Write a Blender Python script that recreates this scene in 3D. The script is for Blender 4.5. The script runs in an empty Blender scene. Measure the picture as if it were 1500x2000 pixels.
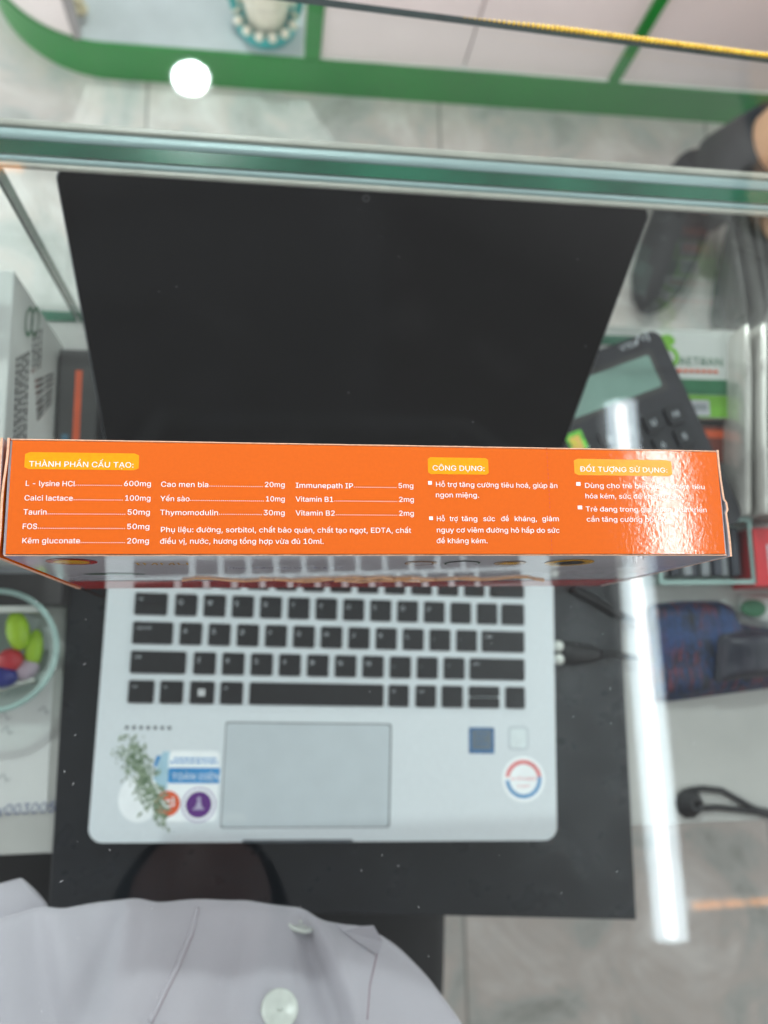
import bpy, bmesh, math, random
import numpy as np
from mathutils import Vector, Matrix, Euler

# ------------------------------------------------------------------ camera, world, lights, exposure
S = bpy.context.scene
C = S.collection
CAM_LOC = (0.07896, -0.03249, 0.37804)
CAM_ROT = (0.17556, -0.13315, -0.01707)
FPX = 1650.0                                   # focal length in pixels of the 1500 x 2000 photograph
cam = bpy.data.cameras.new('camera')
cam.sensor_fit = 'VERTICAL'
cam.sensor_height = 36.0
cam.lens = FPX * 36.0 / 2000.0
cam.clip_start = 0.01
cam.clip_end = 60.0
cam.dof.use_dof = True
cam.dof.focus_distance = 0.268
cam.dof.aperture_fstop = 9.6
cam_ob = bpy.data.objects.new('camera', cam)
C.objects.link(cam_ob)
cam_ob.location = CAM_LOC
cam_ob.rotation_euler = CAM_ROT
S.camera = cam_ob

world = bpy.data.worlds.new('World')
S.world = world
world.use_nodes = True
wt = world.node_tree
wb = wt.nodes['Background']
# room light: bright walls round about, a dimmer ceiling, a little brighter towards the shop front on the right
_tc = wt.nodes.new('ShaderNodeTexCoord'); _sp = wt.nodes.new('ShaderNodeSeparateXYZ')
wt.links.new(_tc.outputs['Generated'], _sp.inputs[0])
_mr = wt.nodes.new('ShaderNodeMapRange'); _mr.inputs[1].default_value = 0.15; _mr.inputs[2].default_value = 0.86
_mr.inputs[3].default_value = 1.95; _mr.inputs[4].default_value = 0.23
wt.links.new(_sp.outputs[2], _mr.inputs[0])
_dx = wt.nodes.new('ShaderNodeMath'); _dx.operation = 'MULTIPLY_ADD'; _dx.inputs[1].default_value = 0.06; _dx.inputs[2].default_value = 0.97
_dy = wt.nodes.new('ShaderNodeMath'); _dy.operation = 'MULTIPLY_ADD'; _dy.inputs[1].default_value = 0.22
wt.links.new(_sp.outputs[1], _dy.inputs[0]); wt.links.new(_dx.outputs[0], _dy.inputs[2])
wt.links.new(_sp.outputs[0], _dx.inputs[0])
_mu = wt.nodes.new('ShaderNodeMath'); _mu.operation = 'MULTIPLY'
wt.links.new(_mr.outputs[0], _mu.inputs[0]); wt.links.new(_dy.outputs[0], _mu.inputs[1])
wt.links.new(_mu.outputs[0], wb.inputs['Strength'])
wb.inputs['Color'].default_value = (0.97, 0.98, 1.0, 1)

TUBE_EMIT = 6.0
CORE_EMIT = 14.5
SPOT_EMIT = 900.0

S.view_settings.view_transform = 'Standard'
S.view_settings.look = 'None'
S.view_settings.exposure = 0.80
S.view_settings.gamma = 1.0
S.view_settings.use_curve_mapping = False
S.render.engine = 'CYCLES'
S.cycles.use_denoising = True
S.cycles.max_bounces = 12
S.cycles.transparent_max_bounces = 24
S.cycles.caustics_reflective = False
S.cycles.caustics_refractive = False
S.cycles.sample_clamp_indirect = 8.0

random.seed(7)
RC = Euler(CAM_ROT, 'XYZ').to_matrix()
def ray(px, py):
    return RC @ Vector(((px - 750) / FPX, -(py - 1000) / FPX, -1.0))
def at(px, py, z):
    d = ray(px, py); o = Vector(CAM_LOC)
    return o + d * ((z - o.z) / d.z)
def at_x(px, py, x):
    d = ray(px, py); o = Vector(CAM_LOC)
    return o + d * ((x - o.x) / d.x)
def at_y(px, py, y):
    d = ray(px, py); o = Vector(CAM_LOC)
    return o + d * ((y - o.y) / d.y)

# ------------------------------------------------------------------ helpers
class MB:
    """collects shapes, links them as ONE mesh object"""
    def __init__(s):
        s.v = []; s.f = []; s.m = []; s.M = None
    def add(s, vs, fs, mi=0):
        n = len(s.v)
        s.v += [tuple(s.M @ Vector(v)) if s.M else tuple(v) for v in vs]
        for f in fs:
            s.f.append([n + i for i in f]); s.m.append(mi)
        return s
    def box(s, a, b, mi=0):
        x0, y0, z0 = a; x1, y1, z1 = b
        return s.add([(x0,y0,z0),(x1,y0,z0),(x1,y1,z0),(x0,y1,z0),(x0,y0,z1),(x1,y0,z1),(x1,y1,z1),(x0,y1,z1)],
              [(0,3,2,1),(4,5,6,7),(0,1,5,4),(1,2,6,5),(2,3,7,6),(3,0,4,7)], mi)
    def prism(s, pts, z0, z1, mi=0, top=None):
        n = len(pts)
        s.add([(x,y,z0) for x,y in pts] + [(x,y,z1) for x,y in pts],
              [list(range(n))[::-1]] + [(i,(i+1)%n,n+(i+1)%n,n+i) for i in range(n)], mi)
        s.add([(x,y,z1) for x,y in pts], [list(range(n))], mi if top is None else top)
        return s
    def tube(s, path, r, seg=10, mi=0, cap=True, flat=1.0):
        path = [Vector(p) for p in path]; n = len(path)
        rs = r if isinstance(r, (list, tuple)) else [r]*n
        vs = []
        for i, p in enumerate(path):
            t = (path[min(i+1,n-1)] - path[max(i-1,0)]).normalized()
            up = Vector((0,0,1)) if abs(t.z) < .9 else Vector((1,0,0))
            a = t.cross(up).normalized(); b = a.cross(t).normalized()
            for k in range(seg):
                q = 2*math.pi*k/seg
                vs.append(p + a*math.cos(q)*rs[i] + b*math.sin(q)*rs[i]*flat)
        fs = [(i*seg+k, i*seg+(k+1)%seg, (i+1)*seg+(k+1)%seg, (i+1)*seg+k) for i in range(n-1) for k in range(seg)]
        if cap: fs += [list(range(seg))[::-1], list(range((n-1)*seg, n*seg))]
        return s.add(vs, fs, mi)
    def lathe(s, prof, seg=40, mi=0, c=(0,0,0), close=True):
        vs = []; n = len(prof)
        for r, z in prof:
            for k in range(seg):
                q = 2*math.pi*k/seg
                vs.append((c[0]+r*math.cos(q), c[1]+r*math.sin(q), c[2]+z))
        fs = [(i*seg+k, i*seg+(k+1)%seg, (i+1)*seg+(k+1)%seg, (i+1)*seg+k) for i in range(n-1) for k in range(seg)]
        if close: fs += [list(range(seg))[::-1], list(range((n-1)*seg, n*seg))]
        return s.add(vs, fs, mi)
    def ball(s, c, r, mi=0, seg=12, rg=8, sc=(1,1,1)):
        vs = []
        for i in range(rg+1):
            th = math.pi*i/rg
            for k in range(seg):
                q = 2*math.pi*k/seg
                vs.append((c[0]+r*sc[0]*math.sin(th)*math.cos(q), c[1]+r*sc[1]*math.sin(th)*math.sin(q), c[2]-r*sc[2]*math.cos(th)))
        return s.add(vs, [(i*seg+k, i*seg+(k+1)%seg, (i+1)*seg+(k+1)%seg, (i+1)*seg+k) for i in range(rg) for k in range(seg)], mi)
    def grid(s, fn, nu, nv, mi=0, closed=False):
        vs = [fn(i/(nu-1) if not closed else i/nu, j/(nv-1)) for j in range(nv) for i in range(nu)]
        m = nu if closed else nu-1
        return s.add(vs, [(j*nu+i, j*nu+(i+1)%nu, (j+1)*nu+(i+1)%nu, (j+1)*nu+i) for j in range(nv-1) for i in range(m)], mi)
    def build(s, name, mats, parent=None, bevel=0, smooth=False, seg=2, weld=False):
        me = bpy.data.meshes.new(name)
        me.from_pydata(s.v, [], s.f)
        for m in (mats if isinstance(mats, (list, tuple)) else [mats]): me.materials.append(m)
        me.polygons.foreach_set('material_index', s.m)
        bm = bmesh.new(); bm.from_mesh(me)
        if weld: bmesh.ops.remove_doubles(bm, verts=bm.verts, dist=1e-6)
        if weld: bmesh.ops.recalc_face_normals(bm, faces=bm.faces)
        if bevel:
            ed = [e for e in bm.edges if len(e.link_faces) == 2 and e.calc_face_angle(0) > .6]
            bmesh.ops.bevel(bm, geom=ed, offset=bevel, segments=seg, affect='EDGES', profile=.5, clamp_overlap=True)
        bm.to_mesh(me); bm.free()
        me.update()
        if smooth:
            me.polygons.foreach_set('use_smooth', [True]*len(me.polygons))
            if smooth != 'all':
                try: me.set_sharp_from_angle(angle=math.radians(38))
                except Exception: pass
        o = bpy.data.objects.new(name, me); C.objects.link(o)
        if parent is not None:
            o.parent = parent
        return o

def tag(o, label, cat, group=None, kind=None):
    o['label'] = label; o['category'] = cat
    if group: o['group'] = group
    if kind: o['kind'] = kind
    return o
def thing(name, label, cat, loc=(0,0,0), rz=0, group=None):
    o = bpy.data.objects.new(name, None); C.objects.link(o)
    o.location = loc; o.rotation_euler = (0,0,rz); o.empty_display_size = .02
    return tag(o, label, cat, group)
def structure(o):
    o['kind'] = 'structure'; return o
def rrect(x0, y0, x1, y1, r, n=6):
    pts = []
    for cx, cy, a in ((x1-r,y0+r,-90),(x1-r,y1-r,0),(x0+r,y1-r,90),(x0+r,y0+r,180)):
        for i in range(n+1):
            t = math.radians(a + 90*i/n); pts.append((cx+r*math.cos(t), cy+r*math.sin(t)))
    return pts
def disc(cx, cy, r, n=28, ry=None):
    return [(cx+r*math.cos(2*math.pi*i/n), cy+(ry or r)*math.sin(2*math.pi*i/n)) for i in range(n)]
def ring(mb, cx, cy, r0, r1, z, a0=0, a1=360, n=40, mi=0):
    vs = []
    for i in range(n+1):
        t = math.radians(a0+(a1-a0)*i/n)
        vs += [(cx+r0*math.cos(t), cy+r0*math.sin(t), z), (cx+r1*math.cos(t), cy+r1*math.sin(t), z)]
    mb.add(vs, [(2*i,2*i+1,2*i+3,2*i+2) for i in range(n)], mi)

# ---- materials (procedural)
def lin(r, g, b):
    f = lambda c: (c/255/12.92) if c/255 <= .04045 else ((c/255+.055)/1.055)**2.4
    return (f(r), f(g), f(b), 1)
class NT:
    def __init__(s, name):
        s.m = bpy.data.materials.new(name); s.m.use_nodes = True
        s.t = s.m.node_tree; s.b = s.t.nodes['Principled BSDF']; s.o = s.t.nodes['Material Output']
    def n(s, typ, **kw):
        q = s.t.nodes.new(typ)
        for k, v in kw.items():
            if k in q.inputs.keys() if isinstance(k, str) else False: q.inputs[k].default_value = v
            else: setattr(q, k, v)
        return q
    def l(s, a, b): s.t.links.new(a, b)
def mat(name, col, rough=.5, metal=0, var=.06, scale=60, bump=0, bscale=200, spec=.5, coat=0, sheen=0, stretch=None, col2=None, rvar=0):
    k = NT(name); b = k.b
    b.inputs['Roughness'].default_value = rough
    b.inputs['Metallic'].default_value = metal
    b.inputs['Specular IOR Level'].default_value = spec
    if coat:
        b.inputs['Coat Weight'].default_value = coat; b.inputs['Coat Roughness'].default_value = .04
    if sheen: b.inputs['Sheen Weight'].default_value = sheen
    tc = k.n('ShaderNodeTexCoord'); mp = k.n('ShaderNodeMapping'); k.l(tc.outputs['Object'], mp.inputs[0])
    if stretch: mp.inputs['Scale'].default_value = stretch
    no = k.n('ShaderNodeTexNoise'); no.inputs['Scale'].default_value = scale; no.inputs['Detail'].default_value = 5
    k.l(mp.outputs[0], no.inputs['Vector'])
    mx = k.n('ShaderNodeMix', data_type='RGBA')
    c2 = col2 or tuple(min(1, c*(1-2.2*var)) for c in col[:3]) + (1,)
    c1 = col if col2 else tuple(min(1, c*(1+var)) for c in col[:3]) + (1,)
    mx.inputs[6].default_value = c1; mx.inputs[7].default_value = c2
    rp = k.n('ShaderNodeMapRange'); rp.inputs[1].default_value = .35; rp.inputs[2].default_value = .7
    k.l(no.outputs[0], rp.inputs[0]); k.l(rp.outputs[0], mx.inputs[0]); k.l(mx.outputs[2], b.inputs['Base Color'])
    if rvar:
        rr = k.n('ShaderNodeMapRange'); rr.inputs[3].default_value = max(.01, rough-rvar); rr.inputs[4].default_value = rough+rvar
        k.l(rp.outputs[0], rr.inputs[0]); k.l(rr.outputs[0], b.inputs['Roughness'])
    if bump:
        n2 = k.n('ShaderNodeTexNoise'); n2.inputs['Scale'].default_value = bscale; n2.inputs['Detail'].default_value = 3
        k.l(mp.outputs[0], n2.inputs['Vector'])
        bp = k.n('ShaderNodeBump'); bp.inputs['Strength'].default_value = bump; bp.inputs['Distance'].default_value = .001
        k.l(n2.outputs[0], bp.inputs['Height']); k.l(bp.outputs[0], b.inputs['Normal'])
    return k.m
def emit(name, col, st):
    k = NT(name); k.b.inputs['Base Color'].default_value = (*col[:3], 1)
    k.b.inputs['Emission Color'].default_value = (*col[:3], 1); k.b.inputs['Emission Strength'].default_value = st
    return k.m
def glass(name, tint, f0=.04, dirt=.0, rough=.0, dscale=260):
    """sheet glass: Fresnel-weighted mirror over a lightly tinted clear body, a little dust and scratching on it"""
    k = NT(name); t = k.t; t.nodes.remove(k.b)
    tr = k.n('ShaderNodeBsdfTransparent'); tr.inputs[0].default_value = tint
    gl = k.n('ShaderNodeBsdfGlossy'); gl.inputs['Roughness'].default_value = rough; gl.inputs[0].default_value = (1,1,1,1)
    ge = k.n('ShaderNodeNewGeometry')
    dt = k.n('ShaderNodeVectorMath', operation='DOT_PRODUCT'); k.l(ge.outputs['Normal'], dt.inputs[0]); k.l(ge.outputs['Incoming'], dt.inputs[1])
    ab = k.n('ShaderNodeMath', operation='ABSOLUTE'); k.l(dt.outputs['Value'], ab.inputs[0])
    om = k.n('ShaderNodeMath', operation='SUBTRACT'); om.inputs[0].default_value = 1; k.l(ab.outputs[0], om.inputs[1])
    pw = k.n('ShaderNodeMath', operation='POWER'); k.l(om.outputs[0], pw.inputs[0]); pw.inputs[1].default_value = 5
    ma = k.n('ShaderNodeMath', operation='MULTIPLY_ADD'); k.l(pw.outputs[0], ma.inputs[0]); ma.inputs[1].default_value = 1-f0; ma.inputs[2].default_value = f0
    mx = k.n('ShaderNodeMixShader'); k.l(ma.outputs[0], mx.inputs[0]); k.l(tr.outputs[0], mx.inputs[1]); k.l(gl.outputs[0], mx.inputs[2])
    out = mx
    if dirt:
        tc = k.n('ShaderNodeTexCoord')
        vo = k.n('ShaderNodeTexVoronoi'); vo.inputs['Scale'].default_value = dscale; k.l(tc.outputs['Object'], vo.inputs['Vector'])
        n1 = k.n('ShaderNodeTexNoise'); n1.inputs['Scale'].default_value = 25; n1.inputs['Detail'].default_value = 4; k.l(tc.outputs['Object'], n1.inputs['Vector'])
        m1 = k.n('ShaderNodeMapRange'); m1.inputs[1].default_value = .10; m1.inputs[2].default_value = .03; k.l(vo.outputs['Distance'], m1.inputs[0])
        m2 = k.n('ShaderNodeMapRange'); m2.inputs[1].default_value = .55; m2.inputs[2].default_value = .72; k.l(n1.outputs[0], m2.inputs[0])
        mu = k.n('ShaderNodeMath', operation='MULTIPLY'); k.l(m1.outputs[0], mu.inputs[0]); k.l(m2.outputs[0], mu.inputs[1])
        m3 = k.n('ShaderNodeMath', operation='MULTIPLY_ADD'); k.l(m2.outputs[0], m3.inputs[0]); m3.inputs[1].default_value = dirt*.012
        mu2 = k.n('ShaderNodeMath', operation='MULTIPLY'); k.l(mu.outputs[0], mu2.inputs[0]); mu2.inputs[1].default_value = dirt
        k.l(mu2.outputs[0], m3.inputs[2])
        df = k.n('ShaderNodeBsdfDiffuse'); df.inputs[0].default_value = (.75,.78,.8,1)
        m4 = k.n('ShaderNodeMixShader'); k.l(m3.outputs[0], m4.inputs[0]); k.l(mx.outputs[0], m4.inputs[1]); k.l(df.outputs[0], m4.inputs[2])
        out = m4
    k.l(out.outputs[0], k.o.inputs[0])
    return k.m

REG = {
    32: [.188, []],
    44: [.188, [[[19,-60,34,36,68,36,42,-60]]]],
    45: [.453, [[[168,122,168,94,57,94,57,122]]]],
    46: [.188, [[[48,-2,39,-1,31,4,26,12,25,20,26,29,31,37,39,42,48,43,56,42,64,37,69,29,71,20,69,12,64,4,56,-1]]]],
    48: [.453, [[[113,-3,87,0,65,12,47,31,34,57,29,77,25,101,24,127,25,153,29,177,35,197,48,223,65,242,87,254,113,258,139,254,161,242,179,223,192,197,198,177,201,153,203,127,201,101,198,77,192,57,179,31,162,12,140,0],[113,25,131,28,145,37,157,52,165,72,170,97,172,127,170,157,165,182,157,203,145,218,131,227,113,230,96,227,82,218,70,203,62,182,56,157,55,127,56,97,62,72,70,52,82,37,96,28]]]],
    49: [.453, [[[38,0,38,27,195,27,195,0]],[[138,254,138,0,106,0,106,224,43,179,43,213,99,254]]]],
    50: [.453, [[[32,0,32,24,117,114,130,129,141,141,149,153,155,163,159,174,160,186,159,198,154,209,146,218,137,224,125,228,112,230,98,228,86,224,77,216,69,207,65,195,64,181,33,181,35,202,43,221,55,237,72,248,91,255,112,258,134,255,153,248,169,237,181,223,188,205,191,186,189,172,185,159,179,145,168,129,153,111,133,90,76,30,195,28,195,0]]]],
    51: [.453, [[[109,-3,87,-1,66,5,49,15,35,29,26,46,22,66,55,66,57,54,63,44,72,35,83,30,95,26,109,25,124,26,138,30,149,37,157,46,163,58,165,72,163,86,158,98,150,109,137,117,121,122,101,124,78,124,78,150,144,224,35,226,35,254,186,254,186,230,106,139,106,144,132,144,154,138,172,127,185,111,194,93,196,72,194,51,185,33,172,18,154,6,133,-1]]]],
    52: [.453, [[[20,53,20,79,123,254,155,254,54,83,207,81,207,53]],[[141,0,141,61,141,73,141,159,171,159,171,0]]]],
    53: [.453, [[[111,-3,89,-1,70,6,54,16,41,30,33,47,30,65,61,65,64,54,69,44,77,36,87,30,98,26,111,25,125,27,138,32,149,41,157,52,162,66,164,81,162,97,157,111,148,122,137,131,124,137,109,138,96,137,84,134,73,129,64,123,34,126,48,254,183,254,183,226,75,226,67,151,77,157,89,162,101,166,115,167,131,165,147,160,161,153,172,143,182,130,189,116,194,99,195,82,193,58,184,38,171,21,154,8,134,-1]]]],
    54: [.453, [[[113,-3,91,-1,71,7,55,20,42,37,34,58,32,81,34,100,40,119,51,142,69,170,126,254,161,254,75,131,77,137,83,144,90,149,98,153,107,156,117,157,139,155,158,147,173,136,185,120,192,101,194,79,192,56,184,36,171,20,155,7,135,-1],[113,24,127,26,139,31,149,40,157,51,162,64,164,79,162,94,157,107,149,118,139,126,127,131,113,133,99,131,87,126,77,118,69,107,64,94,62,79,64,64,69,51,77,40,87,31,99,26]]]],
    55: [.453, [[[48,0,162,224,31,226,31,254,195,254,195,224,82,0]]]],
    56: [.453, [[[113,-3,89,-1,68,6,50,17,37,31,29,48,26,68,28,83,33,98,40,110,51,121,63,128,76,132,59,141,46,154,38,171,35,190,38,209,45,225,57,239,73,249,92,256,113,258,134,256,153,249,169,239,181,225,188,209,191,190,188,171,180,154,167,141,150,133,164,128,176,121,186,110,194,98,199,83,200,68,198,48,189,31,176,17,158,6,137,-1],[113,25,129,26,142,30,153,37,161,46,167,57,168,69,167,83,161,94,153,104,141,111,128,116,113,118,98,116,85,111,73,104,65,94,59,83,58,69,59,57,64,46,73,37,84,30,97,26],[113,145,126,146,137,150,146,157,154,165,158,176,160,188,158,200,154,210,147,218,138,225,126,229,113,230,100,229,89,225,79,218,72,210,68,200,66,188,68,176,72,165,79,157,89,150,100,146]]]],
    57: [.453, [[[113,258,135,255,155,247,171,234,184,217,192,197,194,173,192,155,186,135,175,112,158,84,100,0,65,0,151,124,149,117,144,111,137,105,128,101,119,98,109,97,87,100,69,107,53,119,41,134,34,154,32,176,34,198,42,218,55,235,71,247,91,255],[113,230,99,228,87,223,77,215,69,204,64,191,63,176,64,161,69,148,77,137,87,129,99,123,113,122,127,123,139,129,149,137,157,147,162,160,164,175,162,190,157,204,150,215,139,223,127,228]]]],
    58: [.188, [[[48,-2,39,-1,31,4,26,12,25,20,26,29,31,37,39,42,48,43,56,42,64,37,69,29,71,20,69,12,64,4,56,-1]],[[48,135,39,137,31,142,26,149,25,158,26,167,31,174,39,179,48,181,56,179,64,174,69,167,71,158,69,149,64,142,56,137]]]],
    65: [.48, [[[8,0,101,254,138,254,231,0,198,0,144,151,138,167,132,186,125,210,116,239,123,239,114,209,106,185,100,166,95,151,43,0]],[[55,71,55,99,185,99,185,71]]]],
    66: [.456, [[[30,0,30,254,121,254,145,252,164,245,180,235,190,221,197,205,199,187,198,172,193,160,187,150,178,143,168,137,157,133,170,129,182,123,192,114,201,102,207,86,209,68,207,50,200,33,189,20,172,9,151,2,123,0],[62,29,122,29,148,31,165,40,175,53,178,68,176,81,171,92,163,102,153,109,140,114,124,115,62,115],[62,143,119,143,132,144,144,148,154,155,162,163,166,174,168,186,165,202,156,214,141,223,120,226,62,226]]]],
    67: [.51, [[[134,-3,113,-2,93,4,75,12,59,25,46,40,35,58,27,78,22,101,20,127,22,153,27,176,35,197,46,215,59,230,75,242,93,251,113,256,134,258,152,256,170,252,186,245,201,236,214,224,224,209,232,193,236,174,204,174,200,186,195,197,187,206,179,214,169,220,158,224,146,227,134,228,111,225,92,216,75,202,62,182,54,157,52,127,54,97,63,72,75,53,92,38,112,29,134,26,146,27,158,30,169,34,179,40,187,48,195,57,200,68,204,80,236,80,232,62,224,45,214,31,201,19,187,9,170,2,153,-2]]]],
    68: [.502, [[[109,0,48,0,48,29,107,29,136,31,159,40,177,55,189,75,197,99,200,128,197,156,190,180,177,200,160,214,138,223,110,226,47,226,47,254,113,254,136,253,157,248,176,239,200,221,217,196,225,175,229,153,231,128,229,102,224,80,217,59,206,42,192,27,175,15,156,7,134,2]],[[62,254,62,0,30,0,30,254]]]],
    69: [.419, [[[30,0,30,254,186,254,186,226,62,226,62,143,178,143,178,114,62,114,62,29,188,29,188,0]]]],
    70: [.41, [[[30,0,30,254,185,254,185,226,62,226,62,139,173,139,173,111,62,111,62,0]]]],
    71: [.52, [[[134,-3,113,-2,93,4,75,13,59,25,45,40,35,58,27,78,22,102,20,127,22,153,27,176,35,197,45,215,59,230,74,242,92,251,112,256,132,258,152,256,170,252,187,245,202,235,214,222,225,208,232,192,237,174,204,174,199,186,194,197,186,206,178,213,168,220,158,224,146,227,133,228,111,225,92,216,75,202,62,182,54,157,52,127,54,97,63,72,75,53,92,38,112,29,134,26,155,29,172,36,187,47,198,62,205,80,207,101,217,100,141,100,141,128,239,128,239,100,236,71,225,45,209,25,188,9,163,0]]]],
    72: [.517, [[[30,0,30,254,62,254,62,144,196,144,196,254,228,254,228,0,196,0,196,116,62,116,62,0]]]],
    73: [.3, [[[16,0,16,29,59,29,59,226,16,226,16,254,135,254,135,226,91,226,91,29,135,29,135,0]]]],
    74: [.396, [[[93,-3,62,2,38,16,26,31,19,50,17,73,17,86,49,86,49,73,52,52,61,37,75,28,93,25,110,28,124,37,133,52,136,73,136,254,168,254,168,73,166,50,159,31,147,16,123,2]]]],
    75: [.467, [[[52,73,52,108,61,119,70,131,78,141,87,152,96,162,106,172,182,254,224,254,116,138]],[[30,0,30,254,62,254,62,167,62,112,62,97,62,0]],[[186,0,94,130,114,155,224,0]]]],
    76: [.393, [[[30,0,30,254,62,254,62,29,181,29,181,0]]]],
    77: [.628, [[[30,0,30,254,76,254,139,94,141,87,144,79,147,71,150,61,153,52,156,42,158,33,161,24,154,24,156,32,159,41,162,51,165,61,168,70,171,79,174,87,176,94,238,254,284,254,284,0,252,0,252,145,252,154,252,163,252,174,253,184,253,207,253,218,253,229,253,217,249,205,245,193,241,181,237,171,234,161,231,152,228,145,171,0,143,0,85,145,83,152,80,160,76,170,72,181,69,192,65,204,60,216,56,229,60,219,60,208,60,197,60,186,61,164,61,154,61,145,61,0]]]],
    78: [.523, [[[30,0,30,254,68,254,172,91,176,84,181,75,187,65,194,53,200,41,207,27,202,27,201,41,200,54,200,67,200,79,199,89,199,97,199,254,232,254,232,0,193,0,101,145,95,155,89,165,82,177,74,191,65,207,54,226,60,227,60,209,61,192,62,177,62,164,62,153,62,145,62,0]]]],
    79: [.533, [[[133,-3,112,-2,93,4,75,12,59,25,46,40,35,58,27,78,22,101,20,127,22,153,27,176,35,197,46,215,59,230,75,242,93,251,112,256,133,258,155,256,174,251,192,242,208,230,221,215,232,197,240,176,245,153,247,127,245,101,240,78,232,58,221,40,208,25,192,12,174,4,155,-2],[133,26,155,29,175,38,191,52,204,72,212,97,215,127,212,157,204,182,191,202,175,216,155,225,133,228,112,225,92,216,75,202,63,182,54,157,52,127,54,97,63,72,75,52,92,38,112,29]]]],
    80: [.445, [[[30,0,30,254,118,254,144,252,166,244,183,231,195,215,202,195,204,174,202,152,195,133,183,116,166,104,144,96,118,93,55,93,55,121,116,121,134,123,149,128,159,136,167,147,171,160,172,174,171,188,167,201,159,211,148,219,134,224,116,226,62,226,62,0]]]],
    81: [.533, [[[123,80,156,80,185,42,192,32,234,-24,200,-24,173,13,166,23]],[[133,-3,112,-2,93,4,75,12,59,25,46,40,35,58,27,78,22,101,20,127,22,153,27,176,35,197,46,215,59,230,75,242,93,251,112,256,133,258,155,256,174,251,192,242,208,230,221,215,232,197,240,176,245,153,247,127,245,101,240,78,232,58,221,40,208,25,192,12,174,4,155,-2],[133,26,155,29,175,38,191,52,204,72,212,97,215,127,212,157,204,182,191,202,175,216,155,225,133,228,112,225,92,216,75,202,63,182,54,157,52,127,54,97,63,72,75,52,92,38,112,29]]]],
    82: [.449, [[[30,0,30,254,118,254,145,252,167,244,183,232,195,217,202,198,205,176,202,154,195,136,183,120,166,109,145,101,118,99,48,99,48,128,117,128,135,129,149,133,160,141,167,150,171,162,173,176,171,190,167,202,159,212,149,220,134,224,116,226,62,226,62,0]],[[177,0,115,115,151,115,214,0]]]],
    83: [.447, [[[112,-4,86,-2,64,5,46,15,32,30,23,48,19,68,52,68,55,55,62,44,71,35,83,29,97,26,112,25,128,26,143,30,155,37,165,46,171,57,173,70,171,81,166,89,158,96,148,102,136,107,122,111,92,120,64,130,43,145,30,163,26,186,29,206,37,224,51,238,69,249,90,256,114,258,137,256,158,249,175,238,189,224,197,208,200,189,169,189,163,206,151,219,134,227,112,229,97,228,84,224,73,218,64,209,59,199,58,188,60,176,65,167,74,160,85,154,96,150,106,147,132,140,144,136,156,132,168,126,179,119,189,110,197,99,202,85,204,69,201,50,193,32,180,17,162,5,139,-2]]]],
    84: [.449, [[[16,226,16,254,208,254,208,226,128,226,128,0,96,0,96,226]]]],
    85: [.517, [[[129,-4,101,-1,77,8,57,22,42,40,33,62,30,87,30,254,62,254,62,89,64,72,70,57,80,44,94,34,110,28,129,26,149,28,165,34,179,44,188,57,194,72,196,89,196,254,229,254,229,87,226,62,216,40,201,22,182,8,157,-1]]]],
    86: [.48, [[[102,0,8,254,42,254,96,103,101,88,108,69,115,45,124,15,117,15,126,45,133,69,140,88,145,103,197,254,231,254,139,0]]]],
    87: [.686, [[[78,0,8,254,41,254,82,98,85,85,88,73,91,60,93,47,96,33,98,20,97,33,100,47,103,60,106,73,109,85,112,98,153,254,190,254,231,98,234,85,237,73,240,60,243,47,246,33,249,20,247,33,249,47,252,60,255,73,258,85,261,98,302,254,335,254,265,0,228,0,184,161,180,178,176,196,172,215,168,237,175,237,171,216,167,197,164,179,159,161,115,0]]]],
    88: [.474, [[[9,0,109,142,109,118,15,254,52,254,89,200,96,190,102,181,107,172,112,164,116,156,122,146,116,146,121,156,126,164,131,172,136,181,142,190,149,200,187,254,223,254,129,119,129,143,228,0,191,0,146,65,140,74,134,83,129,90,125,98,120,106,115,116,122,116,117,106,113,98,108,91,103,83,97,74,91,65,46,0]]]],
    89: [.472, [[[102,0,102,104,8,254,46,254,96,172,104,159,111,146,118,132,125,115,112,115,119,132,126,146,133,159,140,172,191,254,228,254,134,104,134,0]]]],
    90: [.438, [[[21,0,21,23,137,193,145,204,153,215,162,227,170,238,174,227,158,227,143,226,127,226,111,226,20,226,20,254,198,254,198,231,84,64,76,52,67,40,58,28,49,17,45,27,61,28,76,28,92,28,107,29,200,29,200,0]]]],
    97: [.389, [[[80,-4,63,-3,47,2,34,11,24,22,17,37,15,54,17,69,22,80,29,90,39,97,50,102,63,105,76,108,89,110,105,112,117,113,126,115,133,117,136,121,138,127,137,139,133,148,128,156,120,161,110,164,98,165,85,164,75,161,66,156,59,150,54,144,50,137,20,146,29,161,39,173,52,182,66,188,82,191,97,192,108,192,119,190,131,186,143,180,153,172,161,160,167,145,168,126,168,0,138,0,138,26,132,19,126,12,118,6,108,1,95,-3],[85,23,101,24,114,29,124,37,132,47,136,57,138,69,138,95,135,93,130,91,123,89,116,88,108,87,100,86,93,85,88,84,77,82,67,79,58,75,52,70,47,62,46,52,47,43,51,36,57,30,65,26,74,24]]]],
    98: [.424, [[[115,-4,99,-3,86,2,76,8,69,16,63,23,59,29,56,0,26,0,26,254,57,254,57,160,63,166,69,173,76,180,86,186,98,191,115,192,137,189,156,180,173,166,185,146,193,122,195,94,193,66,185,42,173,23,157,8,137,-1],[110,23,126,26,140,33,150,44,158,58,163,75,164,95,163,114,158,131,150,145,140,156,126,163,110,165,94,163,81,156,70,145,62,131,58,114,56,95,58,75,63,58,70,43,81,32,94,26]]]],
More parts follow.
